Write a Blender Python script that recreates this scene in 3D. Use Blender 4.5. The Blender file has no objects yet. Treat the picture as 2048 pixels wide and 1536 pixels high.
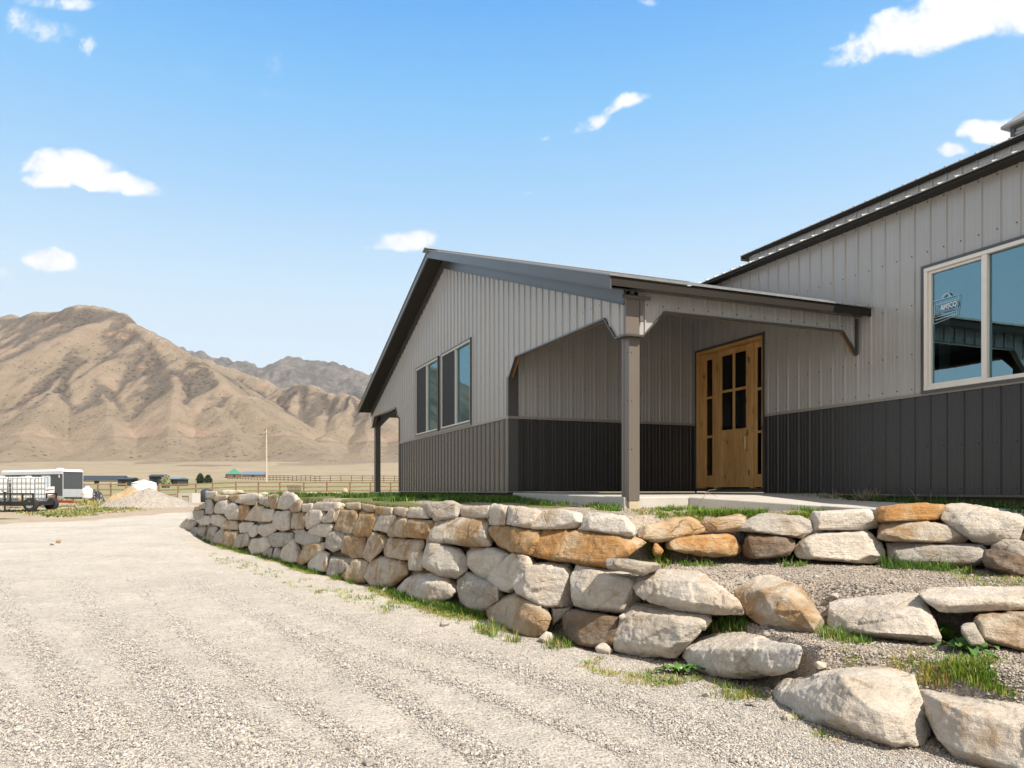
import bpy, bmesh, math, random
import numpy as np
from mathutils import Vector, Matrix
random.seed(7)
RNG = np.random.default_rng(11)
SC = bpy.context.scene
COL = SC.collection
R = math.radians

# ------------------------------------------------------------------ camera frame
F, CX, YH = 1498.0, 1024.0, 980.0      # focal length, centre column and eye level in photo pixels
CZ = 1.35                              # eye height above the gravel road (m)
ROAD = -1.35

def P(px, py, D):
    """world point seen at photo pixel px,py at forward distance D"""
    return Vector(((px - CX) / F * D, D, CZ - (py - YH) / F * D))

cam_d = bpy.data.cameras.new('camera'); cam = bpy.data.objects.new('camera', cam_d); COL.objects.link(cam)
cam.location = (0, 0, CZ); cam.rotation_euler = (R(90), 0, 0)
cam_d.sensor_width = 36.0; cam_d.lens = F / 2048 * 36.0; cam_d.shift_y = (YH - 768) / 2048
cam_d.clip_start = 0.05; cam_d.clip_end = 20000
SC.camera = cam

# ------------------------------------------------------------------ object helpers
def tag(o, label=None, cat=None, group=None, kind=None):
    if label: o['label'] = label
    if cat: o['category'] = cat
    if group: o['group'] = group
    if kind: o['kind'] = kind
    return o

def empty(name, loc, rz=0.0, label=None, cat=None, group=None):
    o = bpy.data.objects.new(name, None); COL.objects.link(o)
    o.empty_display_size = 0.3
    o.location = loc; o.rotation_euler = (0, 0, rz)
    return tag(o, label, cat, group)

class MB:
    """collects polygons and links them as one mesh object"""
    def __init__(s): s.v = []; s.f = []; s.m = []
    def face(s, pts, m=0):
        i = len(s.v); s.v += [tuple(p) for p in pts]; s.f.append(tuple(range(i, i + len(pts)))); s.m.append(m)
    def box(s, x0, x1, y0, y1, z0, z1, m=0, M=None):
        c = [(x0,y0,z0),(x1,y0,z0),(x1,y1,z0),(x0,y1,z0),(x0,y0,z1),(x1,y0,z1),(x1,y1,z1),(x0,y1,z1)]
        if M is not None: c = [tuple(M @ Vector(p)) for p in c]
        i = len(s.v); s.v += c
        for q in ((0,3,2,1),(4,5,6,7),(0,1,5,4),(1,2,6,5),(2,3,7,6),(3,0,4,7)):
            s.f.append(tuple(i + k for k in q)); s.m.append(m)
    def prism(s, poly, fn0, fn1, m=0):
        """poly: 2D points; fn0/fn1 map them to the two ends"""
        n = len(poly); i = len(s.v)
        s.v += [tuple(fn0(p)) for p in poly] + [tuple(fn1(p)) for p in poly]
        s.f.append(tuple(range(i, i + n))); s.m.append(m)
        s.f.append(tuple(range(i + 2*n - 1, i + n - 1, -1))); s.m.append(m)
        for k in range(n):
            l = (k + 1) % n
            s.f.append((i + k, i + n + k, i + n + l, i + l)); s.m.append(m)
    def bar(s, p, q, w, h=None, m=0):
        p = Vector(p); q = Vector(q); h = h or w
        d = (q - p).normalized(); up = Vector((0,0,1)) if abs(d.z) < .95 else Vector((1,0,0))
        x = d.cross(up).normalized(); y = x.cross(d)
        c = [(-w/2,-h/2),(w/2,-h/2),(w/2,h/2),(-w/2,h/2)]
        s.prism(c, lambda t: p + x*t[0] + y*t[1], lambda t: q + x*t[0] + y*t[1], m)
    def tube(s, pts, rad, n=8, m=0, cap=True):
        pts = [Vector(p) for p in pts]
        if not hasattr(rad, '__len__'): rad = [rad] * len(pts)
        base = len(s.v)
        for k, p in enumerate(pts):
            a = pts[max(k-1,0)]; b = pts[min(k+1,len(pts)-1)]
            d = (b - a).normalized(); up = Vector((0,0,1)) if abs(d.z) < .9 else Vector((1,0,0))
            x = d.cross(up).normalized(); y = x.cross(d)
            for j in range(n):
                t = 2*math.pi*j/n
                s.v.append(tuple(p + (x*math.cos(t) + y*math.sin(t)) * rad[k]))
        for k in range(len(pts)-1):
            for j in range(n):
                l = (j+1) % n
                s.f.append((base+k*n+j, base+k*n+l, base+(k+1)*n+l, base+(k+1)*n+j)); s.m.append(m)
        if cap:
            s.f.append(tuple(base+j for j in range(n))[::-1]); s.m.append(m)
            s.f.append(tuple(base+(len(pts)-1)*n+j for j in range(n))); s.m.append(m)
    def lathe(s, prof, c, n=24, m=0, M=None):
        base = len(s.v)
        for r, z in prof:
            for j in range(n):
                t = 2*math.pi*j/n
                p = Vector((c[0] + r*math.cos(t), c[1] + r*math.sin(t), c[2] + z))
                s.v.append(tuple(M @ p) if M is not None else tuple(p))
        for k in range(len(prof)-1):
            for j in range(n):
                l = (j+1) % n
                s.f.append((base+k*n+j, base+k*n+l, base+(k+1)*n+l, base+(k+1)*n+j)); s.m.append(m)
    def build(s, name, mats, parent=None, smooth=False, shift=(0,0,0), normals=True, loc=None):
        me = bpy.data.meshes.new(name)
        if shift != (0,0,0): s.v = [(a+shift[0], b+shift[1], c+shift[2]) for a,b,c in s.v]
        me.from_pydata(s.v, [], s.f)
        if not isinstance(mats, (list, tuple)): mats = [mats]
        for k in mats: me.materials.append(k)
        me.polygons.foreach_set('material_index', s.m)
        if smooth: me.polygons.foreach_set('use_smooth', [True]*len(s.f))
        if normals:
            bm = bmesh.new(); bm.from_mesh(me)
            bmesh.ops.remove_doubles(bm, verts=bm.verts, dist=1e-5)
            bmesh.ops.recalc_face_normals(bm, faces=bm.faces); bm.to_mesh(me); bm.free()
        me.update()
        o = bpy.data.objects.new(name, me); COL.objects.link(o)
        if parent is not None: o.parent = parent
        if loc is not None: o.location = loc
        return o

def bevel(o, w=0.01, seg=2, ang=30):
    m = o.modifiers.new('bevel', 'BEVEL'); m.width = w; m.segments = seg; m.limit_method = 'ANGLE'; m.angle_limit = R(ang)
    return o

def np_mesh(name, V, Fc, mat, parent=None, smooth=False, attrs=None, colors=None):
    """V (n,3) array, Fc (m,k) int array"""
    me = bpy.data.meshes.new(name)
    n, m, k = len(V), len(Fc), Fc.shape[1]
    me.vertices.add(n); me.vertices.foreach_set('co', np.ascontiguousarray(V, dtype=np.float32).ravel())
    me.loops.add(m*k); me.loops.foreach_set('vertex_index', np.ascontiguousarray(Fc, dtype=np.int32).ravel())
    me.polygons.add(m); me.polygons.foreach_set('loop_start', np.arange(0, m*k, k, dtype=np.int32))
    if smooth: me.polygons.foreach_set('use_smooth', np.ones(m, dtype=bool))
    for nm, arr in (attrs or {}).items():
        a = me.attributes.new(nm, 'FLOAT', 'POINT'); a.data.foreach_set('value', np.ascontiguousarray(arr, dtype=np.float32))
    for nm, arr in (colors or {}).items():
        a = me.attributes.new(nm, 'FLOAT_COLOR', 'POINT')
        c4 = np.ones((n,4), dtype=np.float32); c4[:, :3] = arr; a.data.foreach_set('color', c4.ravel())
    me.materials.append(mat)
    me.update(calc_edges=True); me.validate()
    o = bpy.data.objects.new(name, me); COL.objects.link(o)
    if parent is not None: o.parent = parent
    return o

# ------------------------------------------------------------------ numpy noise
def _hash(ix, iy, seed):
    h = (ix.astype(np.int64)*374761393 + iy.astype(np.int64)*668265263 + seed*1442695041) & 0x7fffffff
    h = ((h ^ (h >> 13)) * 1274126177) & 0x7fffffff
    return ((h ^ (h >> 16)) & 0xffff) / 65535.0
def vnoise(x, y, seed=0):
    x = np.asarray(x, float); y = np.asarray(y, float)
    ix = np.floor(x); iy = np.floor(y); fx = x-ix; fy = y-iy
    fx = fx*fx*(3-2*fx); fy = fy*fy*(3-2*fy)
    a = _hash(ix,iy,seed); b = _hash(ix+1,iy,seed); c = _hash(ix,iy+1,seed); d = _hash(ix+1,iy+1,seed)
    return (a*(1-fx)+b*fx)*(1-fy) + (c*(1-fx)+d*fx)*fy
def fbm(x, y, oct=4, seed=0, gain=.5):
    s = 0; a = 1; t = 0
    for k in range(oct):
        s = s + a*vnoise(np.asarray(x)*2**k+17.3*k, np.asarray(y)*2**k-9.1*k, seed+k); t += a; a *= gain
    return s/t
def sstep(a, b, x):
    t = np.clip((np.asarray(x, float)-a)/(b-a), 0, 1); return t*t*(3-2*t)

# ------------------------------------------------------------------ material helpers
class NT:
    def __init__(s, name):
        s.mat = bpy.data.materials.new(name); s.mat.use_nodes = True
        s.t = s.mat.node_tree; s.t.nodes.clear()
        s.out = s.t.nodes.new('ShaderNodeOutputMaterial')
    def n(s, typ, **kw):
        nd = s.t.nodes.new(typ)
        for k, v in kw.items():
            if k.startswith('_'): setattr(nd, k[1:], v)
            else: nd.inputs[k.replace('__', ' ')].default_value = v
        return nd
    def l(s, a, b): s.t.links.new(a, b)
    def co(s, kind='Object'): return s.n('ShaderNodeTexCoord').outputs[kind]
    def noise(s, co, scale, detail=4, rough=.55, dist=0.0):
        nd = s.n('ShaderNodeTexNoise'); nd.inputs['Scale'].default_value = scale; nd.inputs['Detail'].default_value = detail
        nd.inputs['Roughness'].default_value = rough; nd.inputs['Distortion'].default_value = dist
        if co is not None: s.l(co, nd.inputs['Vector'])
        return nd.outputs['Fac']
    def vor(s, co, scale, out='Distance', feature='F1', rnd=1.0):
        nd = s.n('ShaderNodeTexVoronoi', _feature=feature); nd.inputs['Scale'].default_value = scale
        if 'Randomness' in nd.inputs: nd.inputs['Randomness'].default_value = rnd
        if co is not None: s.l(co, nd.inputs['Vector'])
        return nd.outputs[out]
    def ramp(s, fac, stops, interp='LINEAR'):
        nd = s.n('ShaderNodeValToRGB'); cr = nd.color_ramp; cr.interpolation = interp
        while len(cr.elements) < len(stops): cr.elements.new(.5)
        for e, (p, c) in zip(cr.elements, stops):
            e.position = p; e.color = (c, c, c, 1) if not hasattr(c, '__len__') else (*c, 1)
        s.l(fac, nd.inputs['Fac']); return nd.outputs['Color']
    def mix(s, fac, a, b, mode='MIX'):
        nd = s.n('ShaderNodeMix', _data_type='RGBA', _blend_type=mode)
        for sock, v in ((nd.inputs[0], fac), (nd.inputs[6], a), (nd.inputs[7], b)):
            if hasattr(v, 'links'): s.l(v, sock)
            elif hasattr(v, '__len__'): sock.default_value = (*v, 1)
            else: sock.default_value = v
        return nd.outputs[2]
    def math(s, op, a, b=None, c=None, clamp=False):
        nd = s.n('ShaderNodeMath', _operation=op, _use_clamp=clamp)
        for i, v in enumerate((a, b, c)):
            if v is None: continue
            if hasattr(v, 'links'): s.l(v, nd.inputs[i])
            else: nd.inputs[i].default_value = v
        return nd.outputs[0]
    def map(s, co, scale=(1,1,1), loc=(0,0,0), rot=(0,0,0)):
        nd = s.n('ShaderNodeMapping'); nd.inputs['Scale'].default_value = scale; nd.inputs['Location'].default_value = loc
        nd.inputs['Rotation'].default_value = rot; s.l(co, nd.inputs['Vector']); return nd.outputs[0]
    def attr(s, name, out='Fac', typ='GEOMETRY'):
        return s.n('ShaderNodeAttribute', _attribute_name=name, _attribute_type=typ).outputs[out]
    def bump(s, h, strength=.3, dist=.01, normal=None):
        nd = s.n('ShaderNodeBump'); nd.inputs['Strength'].default_value = strength; nd.inputs['Distance'].default_value = dist
        s.l(h, nd.inputs['Height'])
        if normal is not None: s.l(normal, nd.inputs['Normal'])
        return nd.outputs[0]
    def pbsdf(s, col, rough=.6, metal=0.0, spec=.5, normal=None, coat=0.0, emit=None, estr=1.0, trans=0.0):
        nd = s.n('ShaderNodeBsdfPrincipled')
        for k, v in (('Base Color', col), ('Roughness', rough), ('Metallic', metal), ('Specular IOR Level', spec), ('Coat Weight', coat)):
            if hasattr(v, 'links'): s.l(v, nd.inputs[k])
            elif hasattr(v, '__len__'): nd.inputs[k].default_value = (*v, 1)
            else: nd.inputs[k].default_value = v
        nd.inputs['Coat Roughness'].default_value = .15
        if normal is not None: s.l(normal, nd.inputs['Normal'])
        if emit is not None:
            nd.inputs['Emission Color'].default_value = (*emit, 1); nd.inputs['Emission Strength'].default_value = estr
        s.l(nd.outputs[0], s.out.inputs['Surface']); return nd

def simple(name, col, rough=.6, metal=0.0, spec=.5, var=.12, scale=6.0, bump=0.0, bscale=40.0, coat=0.0):
    """paint / plastic / metal with slight dirt variation"""
    t = NT(name); co = t.co('Object')
    nz = t.noise(co, scale, 5, .6)
    f = t.ramp(nz, [(.3, 1-var), (.7, 1+var*.6)])
    c = t.mix(1.0, col, f, 'MULTIPLY')
    nrm = t.bump(t.noise(co, bscale, 4), bump, .01) if bump else None
    rg = t.math('ADD', rough-.06, t.math('MULTIPLY', t.noise(co, scale*2.3, 3), .12))
    t.pbsdf(c, rg, metal, spec, nrm, coat)
    return t.mat
SKY_STR, EXPO = .15, 0.95
HAZE = .000045
# ------------------------------------------------------------------ sky, sun
SUN_AZ, SUN_EL = -43.0, 50.0        # azimuth measured from +x towards +y; the sun stands to the right, slightly behind the camera
sd = Vector((math.cos(R(SUN_EL))*math.cos(R(SUN_AZ)), math.cos(R(SUN_EL))*math.sin(R(SUN_AZ)), math.sin(R(SUN_EL))))
sl = bpy.data.lights.new('sun', 'SUN'); sl.energy = 3.9; sl.angle = R(.53); sl.color = (1.0, .905, .775)
so = bpy.data.objects.new('sun', sl); COL.objects.link(so); so.location = (20, -10, 30)
so.rotation_euler = sd.to_track_quat('Z', 'Y').to_euler()

W = bpy.data.worlds.new('World'); SC.world = W; W.use_nodes = True
class WT(NT):
    def __init__(s): s.t = W.node_tree; s.t.nodes.clear(); s.out = s.t.nodes.new('ShaderNodeOutputWorld')
w = WT()
sky = w.n('ShaderNodeTexSky', _sky_type='NISHITA', _sun_disc=False)
sky.sun_elevation = R(SUN_EL); sky.sun_rotation = R(90 - SUN_AZ); sky.altitude = 1500; sky.air_density = 1.0; sky.dust_density = .7; sky.ozone_density = 1.6
# clouds, fixed in the world by direction
dirv = w.co('Generated')
sep = w.n('ShaderNodeSeparateXYZ'); w.l(dirv, sep.inputs[0])
K = 1/(SKY_STR*2**EXPO)
grad = w.ramp(sep.outputs[2], [(0.0, (.86*K,.93*K,.975*K)), (.151, (.80*K,.91*K,.985*K)), (.246, (.66*K,.86*K,1.0*K)), (.361, (.39*K,.69*K,1.0*K)), (.461, (.21*K,.575*K,.99*K)), (.547, (.10*K,.43*K,.96*K)), (.72, (.40*K,.58*K,.82*K)), (1.0, (.68*K,.74*K,.80*K))])  # zenith paled above the view, added so shade turns less blue
# pale fill sky added behind the camera, unseen, to brighten and warm shade
back = w.ramp(w.math('MULTIPLY_ADD', sep.outputs[1], -1.0, .05), [(0.0, 0), (.35, 1)])
grad = w.mix(back, grad, (.80*K, .765*K, .72*K))
skyb = w.mix(.08, grad, sky.outputs[0])
dy = w.math('MAXIMUM', sep.outputs[1], .02)
u = w.math('DIVIDE', sep.outputs[0], dy); v = w.math('DIVIDE', sep.outputs[2], dy)
cmb = w.n('ShaderNodeCombineXYZ'); w.l(u, cmb.inputs[0]); w.l(v, cmb.inputs[1])
n1 = w.noise(cmb.outputs[0], 15.0, 8, .62, .5)
n2 = w.noise(w.map(cmb.outputs[0], loc=(5.2,1.3,0)), 9.0, 3, .5)
n3 = w.noise(w.map(cmb.outputs[0], loc=(-3.1,7.7,0)), 48.0, 6, .65, .3)
wx = w.math('MULTIPLY', w.math('SUBTRACT', n1, .5), .075)
wy = w.math('MULTIPLY', w.math('SUBTRACT', n2, .5), .045)
uu = w.math('ADD', u, wx); vv = w.math('ADD', v, wy)
# (px, py, half width, half height, tilt deg, thickness)
CLOUDS = [(140,335,92,34,0,1.2),(215,362,105,28,-10,1.1),(98,367,58,22,0,1.0),(102,528,62,24,0,1.15),(815,480,62,26,8,.95),(775,492,40,14,0,.45),
 (1180,240,42,24,30,.8),(1240,208,62,16,12,.75),(1940,40,185,60,14,1.3),(2010,12,170,70,0,1.4),(1790,70,105,42,28,1.0),(1700,98,55,28,30,.55),(1850,72,120,26,6,.8),
 (1965,268,52,24,4,1.2),(2030,262,60,24,0,1.1),(1890,304,36,19,0,1.05),(85,66,70,26,-8,.42),(180,92,20,26,0,.42),(120,8,75,24,0,.6),(42,40,26,24,0,.35),(0,548,18,14,0,.6),
 (1035,383,40,6,4,.35),(1092,275,16,8,0,.3),(548,128,26,36,0,.14),(560,185,30,16,0,.10),(415,150,50,18,0,.06),(1297,8,18,10,0,.45),(470,625,26,12,0,.05),(1490,500,10,5,0,.2)]
field = None; fshade = None
for (cx, cy, rx, ry, tilt, th) in CLOUDS:
    U0 = (cx-CX)/F; V0 = (YH-cy)/F
    du = w.math('SUBTRACT', uu, U0); dv = w.math('SUBTRACT', vv, V0)
    c, s_ = math.cos(R(tilt)), math.sin(R(tilt))
    a = w.math('MULTIPLY_ADD', du, c*F/rx, w.math('MULTIPLY', dv, s_*F/rx))
    b = w.math('MULTIPLY_ADD', du, -s_*F/ry, w.math('MULTIPLY', dv, c*F/ry))
    # flat undersides: the lower half is squeezed
    b2 = w.math('MULTIPLY', b, w.math('ADD', 1.0, w.math('MULTIPLY', w.math('LESS_THAN', b, 0), .25)))
    r2 = w.math('ADD', w.math('MULTIPLY', a, a), w.math('MULTIPLY', b2, b2))
    m_ = w.math('MULTIPLY', w.math('SUBTRACT', 1.0, w.math('MULTIPLY', r2, .72)), th)
    m_ = w.math('MINIMUM', m_, th)
    field = m_ if field is None else w.math('MAXIMUM', field, m_)
tex = w.math('ADD', w.math('MULTIPLY', w.math('SUBTRACT', n1, .5), 1.9), w.math('MULTIPLY', w.math('SUBTRACT', n3, .5), 1.0))
dens = w.math('ADD', w.math('SUBTRACT', field, .06), tex)
gate = w.math('GREATER_THAN', field, -.35)
alpha = w.ramp(w.math('MULTIPLY', dens, gate), [(-.0, 0.0), (.20, .22), (.5, .78), (.85, 1.0)])
alpha = w.math('MULTIPLY', alpha, w.ramp(field, [(0.0, 0.0), (.25, .75), (.55, 1.0)]))
front = w.math('GREATER_THAN', sep.outputs[1], .05)
alpha = w.math('MULTIPLY', alpha, front)
ccol = w.ramp(w.math('ADD', w.math('MULTIPLY', n1, .55), w.math('MULTIPLY', n3, .45)), [(.3, (.88*K, .92*K, .98*K)), (.55, (1.12*K, 1.12*K, 1.12*K))])
skyc = w.mix(alpha, skyb, ccol)
bg = w.n('ShaderNodeBackground'); bg.inputs['Strength'].default_value = SKY_STR; w.l(skyc, bg.inputs['Color'])
w.l(bg.outputs[0], w.out.inputs['Surface'])

SC.render.engine = 'CYCLES'
SC.view_settings.view_transform = 'Standard'; SC.view_settings.look = 'None'; SC.view_settings.gamma = 1.0
SC.view_settings.exposure = EXPO
SC.cycles.use_denoising = True
SC.cycles.max_bounces = 6; SC.cycles.diffuse_bounces = 3; SC.cycles.transparent_max_bounces = 12
SC.cycles.sample_clamp_indirect = 6.0
# ------------------------------------------------------------------ ground
def tab(x, xs, ys): return np.interp(x, xs, ys)
WX = [300,365,385,410,440,500,530,600,660,700,760,800,860,950,1040,1100,1180,1290,1380,1470,1600]
WD = [23.5,22.8,21.2,19.4,17.6,15.8,14.9,12.8,11.55,11.0,10.1,9.4,8.6,8.0,6.9,6.7,6.35,5.95,5.6,5.35,5.1]
def D_wall(px): return tab(px, WX, WD)
def D_bot(px): return tab(px, [1180,1290,1380,1480,1640,1750,1850,2048,2300,2700], [6.35,5.95,5.6,5.15,4.15,3.95,3.85,3.45,3.15,2.9])
def D_low(px): return tab(px, [1180,1290,1380,1480,1560,1760,1950,2048,2300,2700], [6.5,6.1,5.8,5.65,5.5,4.95,4.7,4.55,4.3,4.0])
def D_up(px):  return tab(px, [1200,1240,1300,1400,1600,1800,2048,2300,2700], [6.55,6.75,6.95,7.2,7.15,6.95,6.45,6.1,5.7])

def zfar(D): return tab(D, [0,14,20,33,50,62,80,110,158,250,400,600,900,1300,4000], [-1.35,-1.34,-1.2,-.93,-.93,-.80,-.32,.4,1.75,3.9,9,17.5,33,52,52])

def ground_parts(x, y):
    """eye-relative ground height and column pixel for world x,y"""
    x = np.asarray(x, float); y = np.asarray(y, float)
    D = np.maximum(y, .02)
    ang = np.arctan2(x, y)
    px = np.where(np.abs(ang) < R(60), np.tan(np.clip(ang, -R(60), R(60)))*F + CX, np.where(ang > 0, 3600, -2600))
    D = np.where(y > .02, D, .02)
    base = zfar(D)
    terr = -.25 + .12*sstep(8.5, 14, D) - .05*sstep(1500, 2100, px)*sstep(9.5, 7.5, D)
    s1 = sstep(0, 1, (D - np.where(px < 1240, D_wall(px), D_bot(px)) - .36)/.30)
    s2 = sstep(0, 1, (D - np.where(px < 1240, D_wall(px)+.2, D_low(px)) - .36)/.30)
    s3 = sstep(0, 1, (D - np.where(px < 1220, D_wall(px)+.42, D_up(px)) - .36)/.32)
    side = sstep(372, 425, px) * sstep(40, 20, D - 0*px) ** .7
    z = ROAD + .33*s1 + .30*s2 + (terr - (ROAD+.63))*s3
    near = np.where(y > .5, z, ROAD)
    out = base*(1-side) + near*side
    return out, px, D, s1, s2, s3, side

def ground_z(x, y, detail=True):
    z = ground_parts(x, y)[0]
    if detail:
        x = np.asarray(x); y = np.asarray(y)
        r = np.hypot(x, y)
        z = z + (fbm(x*1.3, y*1.3, 3, 3)-.5)*.05 + (fbm(x*6, y*6, 3, 8)-.5)*.025*(r < 25)
        z = z + (fbm(x*.12, y*.12, 3, 5)-.5)*.25*sstep(25, 60, r) + (fbm(x*.01, y*.01, 4, 6)-.5)*6*sstep(200, 500, r)
        z = z - sstep(10, 28, r)*0
    return z

def ground_hit(px, py):
    """first ground point along the sight lines of photo pixels (arrays)"""
    px = np.atleast_1d(np.asarray(px, float)); py = np.atleast_1d(np.asarray(py, float))
    Ds = np.geomspace(2.2, 400, 420)
    X = (px[:, None]-CX)/F*Ds[None]; Z = -(py[:, None]-YH)/F*Ds[None]
    g = ground_z(X, np.broadcast_to(Ds[None], X.shape))
    below = Z <= g
    k = np.argmax(below, axis=1); ok = below.any(axis=1) & (k > 0)
    k = np.maximum(k, 1); i = np.arange(len(px))
    a = (Z-g)[i, k-1]; b = (Z-g)[i, k]
    t = np.clip(a/(a-b+1e-9), 0, 1); D = Ds[k-1]*(1-t)+Ds[k]*t
    x = (px-CX)/F*D
    return np.stack([x, D, ground_z(x, D)+CZ], 1), ok

TRACKS = [[(1560,1540),(1300,1425),(1100,1362),(967,1319),(806,1276),(671,1233),(560,1190),(460,1150),(390,1112),(345,1085)], [(1020,1540),(860,1440),(700,1336),(560,1254),(440,1196),(330,1140),(262,1104),(225,1080)],
          [(640,1545),(537,1523),(483,1480),(408,1427),(322,1362),(258,1298),(204,1244),(160,1180),(135,1130),(122,1095)], [(300,1540),(190,1440),(107,1340),(38,1255),(0,1190),(-20,1130)], [(800,1540),(640,1440),(500,1350),(380,1270),(290,1190),(230,1130)],
          [(1250,1500),(1050,1420),(900,1365),(740,1310),(600,1255),(480,1200),(380,1150)], [(120,1540),(20,1430),(-40,1340)]]
TRW = [.12,.09,.15,.12,.07,.06,.10]
def polyline_d(x, y, pts):
    d = np.full(np.shape(x), 1e9)
    for (ax, ay), (bx, by) in zip(pts[:-1], pts[1:]):
        vx, vy = bx-ax, by-ay; L = vx*vx+vy*vy
        t = np.clip(((x-ax)*vx+(y-ay)*vy)/L, 0, 1)
        d = np.minimum(d, np.hypot(x-ax-t*vx, y-ay-t*vy))
    return d
def road_xy(q): 
    D = -ROAD*F/(q[1]-YH); return ((q[0]-CX)/F*D, D)
TRK = [[road_xy(q) for q in t] for t in TRACKS]

# polar sheet around the camera
th = np.concatenate([np.arange(-180, -62, 4.0), np.arange(-62, -36, .8), np.arange(-36, 40, .26), np.arange(40, 62, .8), np.arange(62, 180, 4.0)])
rr = np.concatenate([[.3, 1.0, 1.8, 2.4], np.geomspace(2.8, 32, 300), np.geomspace(32.6, 900, 190), np.geomspace(960, 9000, 16)])
TH, RR = np.meshgrid(np.radians(th), rr, indexing='ij')
GX = RR*np.sin(TH); GY = RR*np.cos(TH)
base, PXg, Dg, S1, S2, S3, SIDE = ground_parts(GX, GY)
GZ = ground_z(GX, GY)
trk = np.zeros_like(GX)
for pts, wd in zip(TRK, TRW):
    d = polyline_d(GX, GY, pts)
    trk = np.maximum(trk, np.exp(-(d/wd)**2) * (.15+1.25*fbm(GX*1.1, GY*1.1, 3, 31)))
GZ = GZ - .015*trk*(RR < 30)
PYg = YH - GZ/np.maximum(GY, .05)*F
yedge = np.interp(PXg, [-3000,-600,0,200,345,390,420], [1052,1056,1049,1038,1026,1022,1020])
left_road = sstep(-4, 5, PYg - yedge + (fbm(GX*.5, GY*.5, 3, 21)-.5)*9)
front_wall = sstep(.12, -.05, Dg - np.where(PXg < 1240, D_wall(PXg), D_bot(PXg)) + (fbm(GX*1.5, GY*1.5, 3, 22)-.5)*.25 + .10)
m_road = np.where(PXg < 372, left_road, np.maximum(front_wall, left_road*(Dg > 26)*(PXg < 400)))
m_road = np.where((np.abs(TH) > R(58)) & (RR < 60), 1.0, m_road)
# loose strip near the foot of the wall
foot = np.where((PXg > 380), Dg - np.where(PXg < 1240, D_wall(PXg), D_bot(PXg)), -5)
m_foot = np.exp(-((foot+.28)/.30)**2)*(PXg > 380)
tier = (PXg > 1240) & (S3 < .5) & (m_road < .5) & (RR < 30)
m_tier = np.where((PXg > 1230) & (RR < 30), (1-S3)*(1-m_road), 0)
m_tier = np.maximum(m_tier, .8*sstep(1000, 1060, PXg)*sstep(10.2, 9.2, Dg)*(1-m_road)*(RR < 30))
dist = RR
gn = fbm(GX*.09, GY*.09, 4, 41)
m_grass = sstep(66, 80, dist)*sstep(230, 165, dist)*sstep(.32, .55, gn+.12)
yard = sstep(24, 30, dist)*sstep(75, 62, dist)*(1-m_road)
m_grass = np.maximum(m_grass, yard*.8*sstep(.50, .64, fbm(GX*.16, GY*.16, 4, 43))*(PYg < yedge-9))
terrg = SIDE*S3*(RR < 45)
m_grass = np.maximum(m_grass, terrg*sstep(.40, .62, fbm(GX*.9, GY*.9, 3, 44)+.18*sstep(10, 15, Dg)))
m_grass = np.maximum(m_grass, .75*m_foot*sstep(.45, .7, fbm(GX*1.1, GY*1.1, 3, 45)))
m_dry = sstep(60, 80, dist)

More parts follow.
